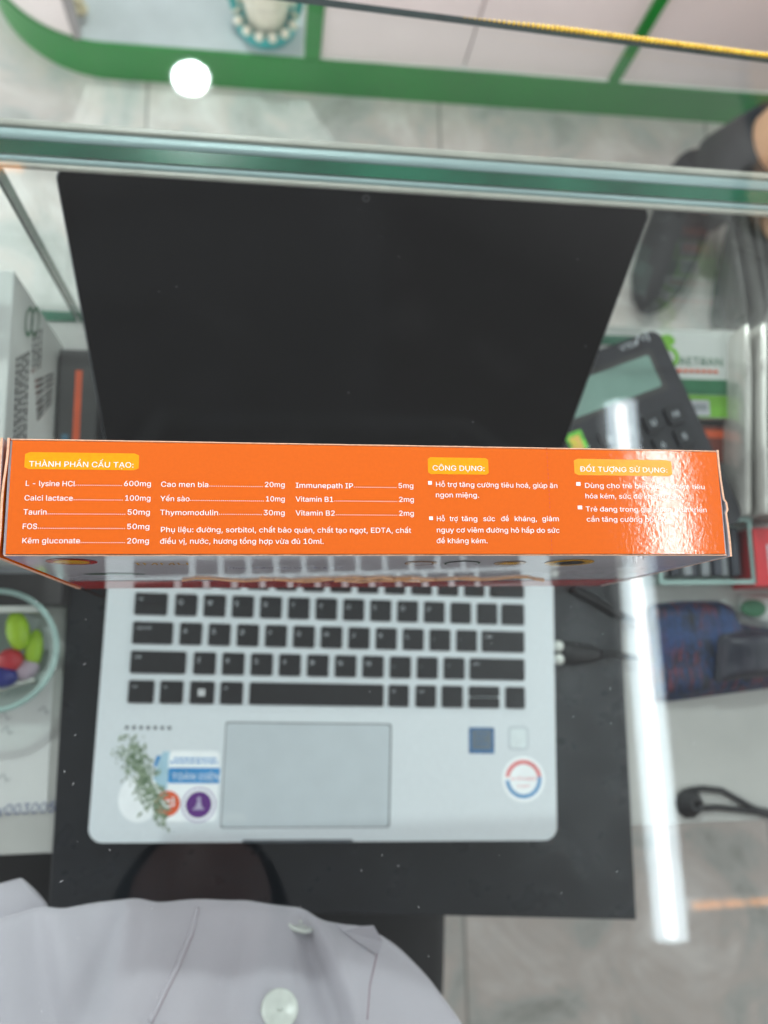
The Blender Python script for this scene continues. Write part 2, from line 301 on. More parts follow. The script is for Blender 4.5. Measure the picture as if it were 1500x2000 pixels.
    99: [.396, [[[104,-4,79,-1,58,8,41,23,28,43,20,66,17,94,20,122,28,146,41,165,58,180,79,189,104,192,117,191,130,189,142,184,153,178,162,170,170,161,176,150,181,138,151,131,149,138,145,145,141,150,135,155,128,159,121,162,113,164,104,165,86,162,73,155,62,144,54,129,50,112,48,94,50,75,54,59,62,44,73,33,86,26,104,23,113,24,121,26,129,29,135,33,141,38,146,44,149,51,152,59,181,51,177,39,171,28,163,19,153,11,142,4,130,0,117,-3]]]],
    100: [.424, [[[98,-4,75,-1,56,8,40,23,27,42,20,66,17,94,20,122,27,146,40,166,56,180,75,189,98,192,114,191,126,186,136,180,144,173,149,166,153,160,155,254,186,254,186,0,156,0,156,29,149,23,143,16,136,8,126,2,114,-3],[102,23,118,26,132,32,142,43,150,58,154,75,156,95,154,114,150,131,142,145,132,156,118,163,102,165,86,163,72,156,62,145,54,131,50,114,48,95,50,75,54,58,62,44,73,33,86,26]]]],
    101: [.404, [[[106,-4,80,-1,58,8,41,23,28,42,20,66,17,93,20,121,28,145,40,165,58,180,78,189,103,192,118,191,133,187,147,180,160,170,170,157,179,141,184,121,186,97,186,85,37,85,37,110,169,110,155,101,153,119,149,134,141,147,131,157,118,163,103,165,87,163,73,157,62,147,54,135,50,121,48,105,48,89,50,69,55,53,64,40,76,31,90,25,106,23,117,24,127,26,135,31,143,36,149,44,153,53,182,45,177,32,168,20,156,10,141,2,125,-3]]]],
    102: [.254, [[[114,190,114,164,3,164,3,190]],[[40,0,40,216,42,231,48,243,57,252,68,259,80,264,94,265,103,265,111,263,117,262,121,260,114,234,107,236,103,237,97,237,85,235,77,230,72,221,71,209,71,0]]]],
    103: [.425, [[[103,-75,84,-74,67,-70,53,-63,41,-55,32,-45,25,-35,51,-20,55,-26,61,-33,68,-39,77,-44,89,-48,103,-49,124,-46,141,-38,152,-23,156,-3,156,34,149,28,143,21,136,14,126,8,114,4,97,2,76,5,56,13,40,27,28,45,20,68,17,96,20,123,27,147,40,166,56,180,76,189,98,192,114,191,127,186,137,180,144,173,150,166,154,159,157,190,186,190,186,-4,183,-27,175,-45,162,-59,145,-68,125,-73],[102,30,118,32,132,38,142,47,150,61,155,77,156,96,155,115,150,132,142,146,132,156,119,163,102,165,86,163,73,156,62,145,54,131,50,115,48,96,50,78,54,61,62,48,73,38,86,32]]]],
    104: [.41, [[[57,113,57,0,26,0,26,254,57,254,57,144,51,144,62,166,76,181,94,189,114,192,132,190,148,184,161,174,170,160,177,142,179,120,179,0,148,0,148,118,145,137,136,152,123,161,105,165,92,163,80,159,71,151,63,141,58,129]]]],
    105: [.167, [[[26,0,26,190,57,190,57,0]],[[42,221,34,223,27,227,22,234,21,242,22,249,27,256,34,260,42,262,50,260,57,256,62,249,63,242,62,234,57,227,50,223]]]],
    107: [.381, [[[55,68,55,106,60,106,142,190,180,190,92,100]],[[26,0,26,254,57,254,57,0]],[[147,0,74,93,96,114,186,0]]]],
    108: [.189, [[[70,-1,50,2,37,10,29,24,26,42,26,254,57,254,57,49,58,38,60,31,65,27,73,26,80,26,85,27,90,1,86,0,81,0,75,-1]]]],
    109: [.61, [[[26,0,26,190,56,190,56,148,59,162,66,173,75,182,86,188,98,192,110,193,129,190,144,180,154,166,160,147,161,160,169,172,178,181,190,187,204,192,218,193,234,191,249,186,261,177,270,164,276,148,278,128,278,0,248,0,248,127,245,145,236,156,224,163,209,165,197,164,187,160,179,153,173,145,169,135,168,124,168,0,137,0,137,130,134,144,126,156,115,163,100,165,89,164,79,160,70,154,63,145,58,133,57,119,57,0]]]],
    110: [.41, [[[57,113,57,0,26,0,26,190,56,190,56,144,51,144,62,166,76,181,94,189,114,192,132,190,147,184,160,174,170,160,176,142,179,120,179,0,148,0,148,118,145,137,136,152,123,161,105,165,92,163,80,159,71,151,63,141,58,129]]]],
    111: [.415, [[[104,-4,79,-1,58,8,41,23,28,43,20,66,17,94,20,122,28,146,41,165,58,180,79,189,104,192,128,189,149,180,167,165,180,146,188,122,191,94,188,66,180,43,167,23,149,8,128,-1],[104,23,121,26,135,33,146,44,154,59,158,75,160,94,158,112,154,129,146,144,135,155,121,162,104,165,86,162,73,155,62,144,54,129,50,112,48,94,50,75,54,59,62,44,73,33,86,26]]]],
    112: [.424, [[[26,-71,26,190,56,190,56,160,63,166,69,173,76,180,86,186,98,191,115,192,137,189,156,180,173,166,185,146,193,122,195,94,193,66,185,42,173,23,157,8,137,-1,115,-4,99,-3,86,2,76,8,69,16,63,23,59,29,57,-71],[110,23,126,26,140,33,150,44,158,58,163,75,164,95,163,114,158,131,150,145,140,156,126,163,110,165,94,163,81,156,70,145,62,131,58,114,56,95,58,75,63,58,70,43,81,32,94,26]]]],
    113: [.424, [[[186,-71,155,-71,155,29,149,23,143,16,136,8,126,2,114,-3,98,-4,75,-1,56,8,40,23,27,42,20,66,17,94,20,122,27,146,40,166,56,180,75,189,98,192,114,191,126,186,136,180,144,173,149,166,153,160,156,190,186,190],[102,23,118,26,132,32,142,43,150,58,154,75,156,95,154,114,150,131,142,145,132,156,118,163,102,165,86,163,72,156,62,145,54,131,50,114,48,95,50,75,54,58,62,44,73,33,86,26]]]],
    114: [.259, [[[26,0,26,190,56,190,56,160,65,173,76,184,90,190,107,192,115,192,122,192,122,161,115,162,109,163,103,163,91,161,80,157,70,151,63,142,58,131,57,118,57,0]]]],
    115: [.365, [[[91,-4,72,-3,56,2,42,9,31,19,23,32,18,47,47,53,53,40,62,30,75,25,91,23,108,25,122,31,131,40,134,51,132,60,127,68,118,74,106,78,75,85,52,93,36,104,27,119,23,137,26,152,33,166,43,177,58,185,74,190,94,192,112,191,127,186,140,179,149,170,157,158,162,145,134,139,129,149,121,158,110,164,94,166,78,164,65,158,57,150,54,139,56,129,62,122,72,116,86,111,115,105,137,97,153,86,162,71,166,53,163,37,156,24,145,12,130,3,112,-2]]]],
    116: [.227, [[[102,190,102,164,3,164,3,190]],[[32,236,63,236,63,49,64,38,68,31,75,26,85,25,93,26,97,26,101,27,107,1,102,0,96,-1,90,-2,84,-2,62,1,46,11,36,26,32,46]]]],
    117: [.41, [[[91,-3,73,-1,57,5,44,15,35,29,28,47,26,69,26,190,57,190,57,72,60,52,68,37,82,28,100,25,113,27,125,31,134,38,142,48,146,61,148,76,148,190,179,190,179,0,149,0,149,46,154,46,143,23,129,8,111,0]]]],
    118: [.389, [[[81,0,9,190,42,190,83,78,88,60,93,43,98,27,103,10,92,10,97,27,101,43,106,60,112,78,152,190,186,190,113,0]]]],
    121: [.389, [[[24,-69,31,-43,36,-44,44,-45,52,-44,59,-42,65,-37,71,-29,75,-18,81,-1,9,190,42,190,83,78,88,60,93,43,98,27,103,10,92,10,97,27,101,43,106,60,112,78,153,190,186,190,102,-29,96,-43,88,-54,80,-62,70,-68,58,-71,46,-73,39,-72,32,-72,27,-70]]]],
    224: [.389, [[[80,-4,63,-3,47,2,34,11,24,22,17,37,15,54,17,69,22,80,29,90,39,97,50,102,63,105,76,108,89,110,105,112,117,113,126,115,133,117,136,121,138,127,137,139,133,148,128,156,120,161,110,164,98,165,85,164,75,161,66,156,59,150,54,144,50,137,20,146,29,161,39,173,52,182,66,188,82,191,97,192,108,192,119,190,131,186,143,180,153,172,161,160,167,145,168,126,168,0,138,0,138,26,132,19,126,12,118,6,108,1,95,-3],[85,23,101,24,114,29,124,37,132,47,136,57,138,69,138,95,135,93,130,91,123,89,116,88,108,87,100,86,93,85,88,84,77,82,67,79,58,75,52,70,47,62,46,52,47,43,51,36,57,30,65,26,74,24]],[[83,214,50,265,84,265,108,214]]]],
    225: [.389, [[[80,-4,63,-3,47,2,34,11,24,22,17,37,15,54,17,69,22,80,29,90,39,97,50,102,63,105,76,108,89,110,105,112,117,113,126,115,133,117,136,121,138,127,137,139,133,148,128,156,120,161,110,164,98,165,85,164,75,161,66,156,59,150,54,144,50,137,20,146,29,161,39,173,52,182,66,188,82,191,97,192,108,192,119,190,131,186,143,180,153,172,161,160,167,145,168,126,168,0,138,0,138,26,132,19,126,12,118,6,108,1,95,-3],[85,23,101,24,114,29,124,37,132,47,136,57,138,69,138,95,135,93,130,91,123,89,116,88,108,87,100,86,93,85,88,84,77,82,67,79,58,75,52,70,47,62,46,52,47,43,51,36,57,30,65,26,74,24]],[[81,214,105,265,139,265,106,214]]]],
    233: [.404, [[[106,-4,80,-1,58,8,41,23,28,42,20,66,17,93,20,121,28,145,40,165,58,180,78,189,103,192,118,191,133,187,147,180,160,170,170,157,179,141,184,121,186,97,186,85,37,85,37,110,169,110,155,101,153,119,149,134,141,147,131,157,118,163,103,165,87,163,73,157,62,147,54,135,50,121,48,105,48,89,50,69,55,53,64,40,76,31,90,25,106,23,117,24,127,26,135,31,143,36,149,44,153,53,182,45,177,32,168,20,156,10,141,2,125,-3]],[[88,214,112,265,146,265,114,214]]]],
    234: [.404, [[[106,-4,80,-1,58,8,41,23,28,42,20,66,17,93,20,121,28,145,40,165,58,180,78,189,103,192,118,191,133,187,147,180,160,170,170,157,179,141,184,121,186,97,186,85,37,85,37,110,169,110,155,101,153,119,149,134,141,147,131,157,118,163,103,165,87,163,73,157,62,147,54,135,50,121,48,105,48,89,50,69,55,53,64,40,76,31,90,25,106,23,117,24,127,26,135,31,143,36,149,44,153,53,182,45,177,32,168,20,156,10,141,2,125,-3]],[[77,218,47,218,87,265,116,265,157,219,126,218,102,248]]]],
    243: [.415, [[[104,-4,79,-1,58,8,41,23,28,43,20,66,17,94,20,122,28,146,41,165,58,180,79,189,104,192,128,189,149,180,167,165,180,146,188,122,191,94,188,66,180,43,167,23,149,8,128,-1],[104,23,121,26,135,33,146,44,154,59,158,75,160,94,158,112,154,129,146,144,135,155,121,162,104,165,86,162,73,155,62,144,54,129,50,112,48,94,50,75,54,59,62,44,73,33,86,26]],[[90,214,114,265,148,265,115,214]]]],
    244: [.415, [[[104,-4,79,-1,58,8,41,23,28,43,20,66,17,94,20,122,28,146,41,165,58,180,79,189,104,192,128,189,149,180,167,165,180,146,188,122,191,94,188,66,180,43,167,23,149,8,128,-1],[104,23,121,26,135,33,146,44,154,59,158,75,160,94,158,112,154,129,146,144,135,155,121,162,104,165,86,162,73,155,62,144,54,129,50,112,48,94,50,75,54,59,62,44,73,33,86,26]],[[79,218,49,218,89,265,118,265,158,219,128,218,104,248]]]],
    249: [.41, [[[91,-3,73,-1,57,5,44,15,35,29,28,47,26,69,26,190,57,190,57,72,60,52,68,37,82,28,100,25,113,27,125,31,134,38,142,48,146,61,148,76,148,190,179,190,179,0,149,0,149,46,154,46,143,23,129,8,111,0]],[[90,214,57,265,91,265,115,214]]]],
    250: [.41, [[[91,-3,73,-1,57,5,44,15,35,29,28,47,26,69,26,190,57,190,57,72,60,52,68,37,82,28,100,25,113,27,125,31,134,38,142,48,146,61,148,76,148,190,179,190,179,0,149,0,149,46,154,46,143,23,129,8,111,0]],[[89,214,113,265,147,265,114,214]]]],
    259: [.389, [[[80,-4,63,-3,47,2,34,11,24,22,17,37,15,54,17,69,22,80,29,90,39,97,50,102,63,105,76,108,89,110,105,112,117,113,126,115,133,117,136,121,138,127,137,139,133,148,128,156,120,161,110,164,98,165,85,164,75,161,66,156,59,150,54,144,50,137,20,146,29,161,39,173,52,182,66,188,82,191,97,192,108,192,119,190,131,186,143,180,153,172,161,160,167,145,168,126,168,0,138,0,138,26,132,19,126,12,118,6,108,1,95,-3],[85,23,101,24,114,29,124,37,132,47,136,57,138,69,138,95,135,93,130,91,123,89,116,88,108,87,100,86,93,85,88,84,77,82,67,79,58,75,52,70,47,62,46,52,47,43,51,36,57,30,65,26,74,24]],[[95,216,81,218,70,223,60,230,52,240,47,252,45,265,68,265,69,254,75,246,84,240,95,238,105,240,114,246,120,254,122,265,144,265,142,252,138,240,130,231,120,223,108,218]]]],
    273: [.424, [[[98,-4,75,-1,56,8,40,23,27,42,20,66,17,94,20,122,27,146,40,166,56,180,75,189,98,192,114,191,126,186,136,180,144,173,149,166,153,160,155,254,186,254,186,0,156,0,156,29,149,23,143,16,136,8,126,2,114,-3],[102,23,118,26,132,32,142,43,150,58,154,75,156,95,154,114,150,131,142,145,132,156,118,163,102,165,86,163,72,156,62,145,54,131,50,114,48,95,50,75,54,58,62,44,73,33,86,26]],[[101,210,101,234,211,234,211,210]]]],
    417: [.413, [[[103,172,103,192,111,192,118,192,125,191,132,191,139,191,146,190,153,190,161,190,165,191,167,196,167,232,195,232,195,198,194,187,188,179,179,174,166,172,135,172]],[[104,-4,79,-1,58,8,41,23,28,43,20,66,17,94,20,122,28,146,41,165,58,180,79,189,104,192,128,189,149,180,167,165,180,146,188,122,191,94,188,66,180,43,167,23,149,8,128,-1],[104,23,121,26,135,33,146,44,154,59,158,75,160,94,158,112,154,129,146,144,135,155,121,162,104,165,86,162,73,155,62,144,54,129,50,112,48,94,50,75,54,59,62,44,73,33,86,26]]]],
    432: [.432, [[[161,169,161,190,175,190,180,191,181,195,181,232,209,232,209,198,207,185,201,176,192,171,180,169]],[[91,-3,73,-1,57,5,44,15,35,29,28,47,26,69,26,190,57,190,57,72,60,52,68,37,82,28,100,25,113,27,125,31,134,38,142,48,146,61,148,76,148,190,179,190,179,0,149,0,149,46,154,46,143,23,129,8,111,0]]]],
    7841: [.389, [[[80,-4,63,-3,47,2,34,11,24,22,17,37,15,54,17,69,22,80,29,90,39,97,50,102,63,105,76,108,89,110,105,112,117,113,126,115,133,117,136,121,138,127,137,139,133,148,128,156,120,161,110,164,98,165,85,164,75,161,66,156,59,150,54,144,50,137,20,146,29,161,39,173,52,182,66,188,82,191,97,192,108,192,119,190,131,186,143,180,153,172,161,160,167,145,168,126,168,0,138,0,138,26,132,19,126,12,118,6,108,1,95,-3],[85,23,101,24,114,29,124,37,132,47,136,57,138,69,138,95,135,93,130,91,123,89,116,88,108,87,100,86,93,85,88,84,77,82,67,79,58,75,52,70,47,62,46,52,47,43,51,36,57,30,65,26,74,24]],[[95,-72,87,-71,80,-66,75,-60,74,-52,75,-44,80,-38,87,-33,95,-32,103,-33,110,-38,115,-44,116,-52,115,-60,110,-66,103,-71]]]],
    7843: [.389, [[[80,-4,63,-3,47,2,34,11,24,22,17,37,15,54,17,69,22,80,29,90,39,97,50,102,63,105,76,108,89,110,105,112,117,113,126,115,133,117,136,121,138,127,137,139,133,148,128,156,120,161,110,164,98,165,85,164,75,161,66,156,59,150,54,144,50,137,20,146,29,161,39,173,52,182,66,188,82,191,97,192,108,192,119,190,131,186,143,180,153,172,161,160,167,145,168,126,168,0,138,0,138,26,132,19,126,12,118,6,108,1,95,-3],[85,23,101,24,114,29,124,37,132,47,136,57,138,69,138,95,135,93,130,91,123,89,116,88,108,87,100,86,93,85,88,84,77,82,67,79,58,75,52,70,47,62,46,52,47,43,51,36,57,30,65,26,74,24]],[[105,214,82,214,94,238,94,243,90,245,66,245,66,265,90,265,99,264,107,262,113,259,117,254,119,249,119,243,118,236,114,229]]]],
    7845: [.389, [[[80,-4,63,-3,47,2,34,11,24,22,17,37,15,54,17,69,22,80,29,90,39,97,50,102,63,105,76,108,89,110,105,112,117,113,126,115,133,117,136,121,138,127,137,139,133,148,128,156,120,161,110,164,98,165,85,164,75,161,66,156,59,150,54,144,50,137,20,146,29,161,39,173,52,182,66,188,82,191,97,192,108,192,119,190,131,186,143,180,153,172,161,160,167,145,168,126,168,0,138,0,138,26,132,19,126,12,118,6,108,1,95,-3],[85,23,101,24,114,29,124,37,132,47,136,57,138,69,138,95,135,93,130,91,123,89,116,88,108,87,100,86,93,85,88,84,77,82,67,79,58,75,52,70,47,62,46,52,47,43,51,36,57,30,65,26,74,24]],[[71,213,41,213,81,260,110,260,150,214,120,213,96,243]],[[119,273,143,320,177,320,144,273]]]],
    7847: [.389, [[[80,-4,63,-3,47,2,34,11,24,22,17,37,15,54,17,69,22,80,29,90,39,97,50,102,63,105,76,108,89,110,105,112,117,113,126,115,133,117,136,121,138,127,137,139,133,148,128,156,120,161,110,164,98,165,85,164,75,161,66,156,59,150,54,144,50,137,20,146,29,161,39,173,52,182,66,188,82,191,97,192,108,192,119,190,131,186,143,180,153,172,161,160,167,145,168,126,168,0,138,0,138,26,132,19,126,12,118,6,108,1,95,-3],[85,23,101,24,114,29,124,37,132,47,136,57,138,69,138,95,135,93,130,91,123,89,116,88,108,87,100,86,93,85,88,84,77,82,67,79,58,75,52,70,47,62,46,52,47,43,51,36,57,30,65,26,74,24]],[[71,213,41,213,81,260,110,260,150,214,120,213,96,243]],[[127,273,94,320,128,320,152,273]]]],
    7849: [.389, [[[80,-4,63,-3,47,2,34,11,24,22,17,37,15,54,17,69,22,80,29,90,39,97,50,102,63,105,76,108,89,110,105,112,117,113,126,115,133,117,136,121,138,127,137,139,133,148,128,156,120,161,110,164,98,165,85,164,75,161,66,156,59,150,54,144,50,137,20,146,29,161,39,173,52,182,66,188,82,191,97,192,108,192,119,190,131,186,143,180,153,172,161,160,167,145,168,126,168,0,138,0,138,26,132,19,126,12,118,6,108,1,95,-3],[85,23,101,24,114,29,124,37,132,47,136,57,138,69,138,95,135,93,130,91,123,89,116,88,108,87,100,86,93,85,88,84,77,82,67,79,58,75,52,70,47,62,46,52,47,43,51,36,57,30,65,26,74,24]],[[71,213,41,213,81,260,110,260,150,214,120,213,96,243]],[[141,273,118,273,129,294,129,299,125,300,101,300,101,320,125,320,137,319,146,315,152,310,155,302,154,294,149,285]]]],
    7853: [.389, [[[80,-4,63,-3,47,2,34,11,24,22,17,37,15,54,17,69,22,80,29,90,39,97,50,102,63,105,76,108,89,110,105,112,117,113,126,115,133,117,136,121,138,127,137,139,133,148,128,156,120,161,110,164,98,165,85,164,75,161,66,156,59,150,54,144,50,137,20,146,29,161,39,173,52,182,66,188,82,191,97,192,108,192,119,190,131,186,143,180,153,172,161,160,167,145,168,126,168,0,138,0,138,26,132,19,126,12,118,6,108,1,95,-3],[85,23,101,24,114,29,124,37,132,47,136,57,138,69,138,95,135,93,130,91,123,89,116,88,108,87,100,86,93,85,88,84,77,82,67,79,58,75,52,70,47,62,46,52,47,43,51,36,57,30,65,26,74,24]],[[70,218,40,218,80,265,109,265,149,219,119,218,95,248]],[[95,-72,87,-71,80,-66,75,-60,74,-52,75,-44,80,-38,87,-33,95,-32,103,-33,110,-38,115,-44,116,-52,115,-60,110,-66,103,-71]]]],
    7867: [.404, [[[106,-4,80,-1,58,8,41,23,28,42,20,66,17,93,20,121,28,145,40,165,58,180,78,189,103,192,118,191,133,187,147,180,160,170,170,157,179,141,184,121,186,97,186,85,37,85,37,110,169,110,155,101,153,119,149,134,141,147,131,157,118,163,103,165,87,163,73,157,62,147,54,135,50,121,48,105,48,89,50,69,55,53,64,40,76,31,90,25,106,23,117,24,127,26,135,31,143,36,149,44,153,53,182,45,177,32,168,20,156,10,141,2,125,-3]],[[112,214,89,214,101,238,102,243,97,245,74,245,74,265,97,265,107,264,114,262,120,259,124,254,126,249,127,243,125,236,121,229]]]],
    7869: [.404, [[[106,-4,80,-1,58,8,41,23,28,42,20,66,17,93,20,121,28,145,40,165,58,180,78,189,103,192,118,191,133,187,147,180,160,170,170,157,179,141,184,121,186,97,186,85,37,85,37,110,169,110,155,101,153,119,149,134,141,147,131,157,118,163,103,165,87,163,73,157,62,147,54,135,50,121,48,105,48,89,50,69,55,53,64,40,76,31,90,25,106,23,117,24,127,26,135,31,143,36,149,44,153,53,182,45,177,32,168,20,156,10,141,2,125,-3]],[[124,223,118,224,112,225,106,228,100,230,95,233,91,235,86,237,79,236,76,233,75,229,74,224,52,224,54,238,60,249,68,257,80,259,86,259,92,257,98,255,103,252,108,249,112,247,117,245,121,245,125,246,128,248,129,252,131,258,151,258,149,244,144,233,135,226]]]],
    7871: [.404, [[[106,-4,80,-1,58,8,41,23,28,42,20,66,17,93,20,121,28,145,40,165,58,180,78,189,103,192,118,191,133,187,147,180,160,170,170,157,179,141,184,121,186,97,186,85,37,85,37,110,169,110,155,101,153,119,149,134,141,147,131,157,118,163,103,165,87,163,73,157,62,147,54,135,50,121,48,105,48,89,50,69,55,53,64,40,76,31,90,25,106,23,117,24,127,26,135,31,143,36,149,44,153,53,182,45,177,32,168,20,156,10,141,2,125,-3]],[[78,213,48,213,88,260,117,260,158,214,127,213,103,243]],[[126,273,150,320,184,320,151,273]]]],
    7873: [.404, [[[106,-4,80,-1,58,8,41,23,28,42,20,66,17,93,20,121,28,145,40,165,58,180,78,189,103,192,118,191,133,187,147,180,160,170,170,157,179,141,184,121,186,97,186,85,37,85,37,110,169,110,155,101,153,119,149,134,141,147,131,157,118,163,103,165,87,163,73,157,62,147,54,135,50,121,48,105,48,89,50,69,55,53,64,40,76,31,90,25,106,23,117,24,127,26,135,31,143,36,149,44,153,53,182,45,177,32,168,20,156,10,141,2,125,-3]],[[78,213,48,213,88,260,117,260,158,214,127,213,103,243]],[[135,273,102,320,136,320,160,273]]]],
    7875: [.404, [[[106,-4,80,-1,58,8,41,23,28,42,20,66,17,93,20,121,28,145,40,165,58,180,78,189,103,192,118,191,133,187,147,180,160,170,170,157,179,141,184,121,186,97,186,85,37,85,37,110,169,110,155,101,153,119,149,134,141,147,131,157,118,163,103,165,87,163,73,157,62,147,54,135,50,121,48,105,48,89,50,69,55,53,64,40,76,31,90,25,106,23,117,24,127,26,135,31,143,36,149,44,153,53,182,45,177,32,168,20,156,10,141,2,125,-3]],[[78,213,48,213,88,260,117,260,158,214,127,213,103,243]],[[148,273,125,273,136,294,137,299,132,300,108,300,108,320,132,320,145,319,154,315,160,310,162,302,161,294,156,285]]]],
    7879: [.404, [[[106,-4,80,-1,58,8,41,23,28,42,20,66,17,93,20,121,28,145,40,165,58,180,78,189,103,192,118,191,133,187,147,180,160,170,170,157,179,141,184,121,186,97,186,85,37,85,37,110,169,110,155,101,153,119,149,134,141,147,131,157,118,163,103,165,87,163,73,157,62,147,54,135,50,121,48,105,48,89,50,69,55,53,64,40,76,31,90,25,106,23,117,24,127,26,135,31,143,36,149,44,153,53,182,45,177,32,168,20,156,10,141,2,125,-3]],[[77,218,47,218,87,265,116,265,157,219,126,218,102,248]],[[102,-72,94,-71,87,-66,83,-60,81,-52,83,-44,87,-38,94,-33,102,-32,111,-33,118,-38,122,-44,124,-52,122,-60,118,-66,111,-71]]]],
    7883: [.167, [[[26,0,26,190,57,190,57,0]],[[42,221,34,223,27,227,22,234,21,242,22,249,27,256,34,260,42,262,50,260,57,256,62,249,63,242,62,234,57,227,50,223]],[[42,-72,34,-71,27,-66,23,-60,21,-52,23,-44,27,-38,34,-33,42,-32,50,-33,57,-38,62,-44,64,-52,62,-60,57,-66,50,-71]]]],
    7885: [.415, [[[104,-4,79,-1,58,8,41,23,28,43,20,66,17,94,20,122,28,146,41,165,58,180,79,189,104,192,128,189,149,180,167,165,180,146,188,122,191,94,188,66,180,43,167,23,149,8,128,-1],[104,23,121,26,135,33,146,44,154,59,158,75,160,94,158,112,154,129,146,144,135,155,121,162,104,165,86,162,73,155,62,144,54,129,50,112,48,94,50,75,54,59,62,44,73,33,86,26]],[[104,-72,96,-71,89,-66,85,-60,83,-52,85,-44,89,-38,96,-33,104,-32,112,-33,119,-38,124,-44,125,-52,124,-60,119,-66,112,-71]]]],
    7887: [.415, [[[104,-4,79,-1,58,8,41,23,28,43,20,66,17,94,20,122,28,146,41,165,58,180,79,189,104,192,128,189,149,180,167,165,180,146,188,122,191,94,188,66,180,43,167,23,149,8,128,-1],[104,23,121,26,135,33,146,44,154,59,158,75,160,94,158,112,154,129,146,144,135,155,121,162,104,165,86,162,73,155,62,144,54,129,50,112,48,94,50,75,54,59,62,44,73,33,86,26]],[[114,214,91,214,103,238,104,243,99,245,75,245,75,265,99,265,109,264,116,262,122,259,126,254,128,249,128,243,127,236,123,229]]]],
    7891: [.415, [[[104,-4,79,-1,58,8,41,23,28,43,20,66,17,94,20,122,28,146,41,165,58,180,79,189,104,192,128,189,149,180,167,165,180,146,188,122,191,94,188,66,180,43,167,23,149,8,128,-1],[104,23,121,26,135,33,146,44,154,59,158,75,160,94,158,112,154,129,146,144,135,155,121,162,104,165,86,162,73,155,62,144,54,129,50,112,48,94,50,75,54,59,62,44,73,33,86,26]],[[80,213,50,213,90,260,119,260,159,214,129,213,105,243]],[[136,273,103,320,137,320,161,273]]]],
    7893: [.415, [[[104,-4,79,-1,58,8,41,23,28,43,20,66,17,94,20,122,28,146,41,165,58,180,79,189,104,192,128,189,149,180,167,165,180,146,188,122,191,94,188,66,180,43,167,23,149,8,128,-1],[104,23,121,26,135,33,146,44,154,59,158,75,160,94,158,112,154,129,146,144,135,155,121,162,104,165,86,162,73,155,62,144,54,129,50,112,48,94,50,75,54,59,62,44,73,33,86,26]],[[80,213,50,213,90,260,119,260,159,214,129,213,105,243]],[[150,273,127,273,138,294,138,299,134,300,110,300,110,320,134,320,146,319,156,315,161,310,164,302,163,294,158,285]]]],
    7895: [.415, [[[104,-4,79,-1,58,8,41,23,28,43,20,66,17,94,20,122,28,146,41,165,58,180,79,189,104,192,128,189,149,180,167,165,180,146,188,122,191,94,188,66,180,43,167,23,149,8,128,-1],[104,23,121,26,135,33,146,44,154,59,158,75,160,94,158,112,154,129,146,144,135,155,121,162,104,165,86,162,73,155,62,144,54,129,50,112,48,94,50,75,54,59,62,44,73,33,86,26]],[[80,213,50,213,90,260,119,260,159,214,129,213,105,243]],[[127,278,121,279,114,280,109,283,103,285,98,288,93,290,89,292,81,291,79,288,77,284,76,279,55,279,57,293,62,304,71,312,82,314,89,314,95,312,100,310,105,307,110,305,115,302,119,300,124,300,127,301,130,303,132,307,133,314,154,314,152,299,146,288,138,281]]]],
    7899: [.413, [[[103,172,103,192,111,192,118,192,125,191,132,191,139,191,146,190,153,190,161,190,165,191,167,196,167,232,195,232,195,198,194,187,188,179,179,174,166,172,135,172]],[[104,-4,79,-1,58,8,41,23,28,43,20,66,17,94,20,122,28,146,41,165,58,180,79,189,104,192,128,189,149,180,167,165,180,146,188,122,191,94,188,66,180,43,167,23,149,8,128,-1],[104,23,121,26,135,33,146,44,154,59,158,75,160,94,158,112,154,129,146,144,135,155,121,162,104,165,86,162,73,155,62,144,54,129,50,112,48,94,50,75,54,59,62,44,73,33,86,26]],[[90,214,114,265,148,265,115,214]]]],
    7901: [.413, [[[103,172,103,192,111,192,118,192,125,191,132,191,139,191,146,190,153,190,161,190,165,191,167,196,167,232,195,232,195,198,194,187,188,179,179,174,166,172,135,172]],[[104,-4,79,-1,58,8,41,23,28,43,20,66,17,94,20,122,28,146,41,165,58,180,79,189,104,192,128,189,149,180,167,165,180,146,188,122,191,94,188,66,180,43,167,23,149,8,128,-1],[104,23,121,26,135,33,146,44,154,59,158,75,160,94,158,112,154,129,146,144,135,155,121,162,104,165,86,162,73,155,62,144,54,129,50,112,48,94,50,75,54,59,62,44,73,33,86,26]],[[92,214,59,265,93,265,117,214]]]],
    7907: [.413, [[[103,172,103,192,111,192,118,192,125,191,132,191,139,191,146,190,153,190,161,190,165,191,167,196,167,232,195,232,195,198,194,187,188,179,179,174,166,172,135,172]],[[104,-4,79,-1,58,8,41,23,28,43,20,66,17,94,20,122,28,146,41,165,58,180,79,189,104,192,128,189,149,180,167,165,180,146,188,122,191,94,188,66,180,43,167,23,149,8,128,-1],[104,23,121,26,135,33,146,44,154,59,158,75,160,94,158,112,154,129,146,144,135,155,121,162,104,165,86,162,73,155,62,144,54,129,50,112,48,94,50,75,54,59,62,44,73,33,86,26]],[[104,-72,96,-71,89,-66,85,-60,83,-52,85,-44,89,-38,96,-33,104,-32,112,-33,119,-38,124,-44,125,-52,124,-60,119,-66,112,-71]]]],
    7909: [.41, [[[91,-3,73,-1,57,5,44,15,35,29,28,47,26,69,26,190,57,190,57,72,60,52,68,37,82,28,100,25,113,27,125,31,134,38,142,48,146,61,148,76,148,190,179,190,179,0,149,0,149,46,154,46,143,23,129,8,111,0]],[[103,-72,95,-71,88,-66,83,-60,82,-52,83,-44,88,-38,95,-33,103,-32,111,-33,118,-38,123,-44,124,-52,123,-60,118,-66,111,-71]]]],
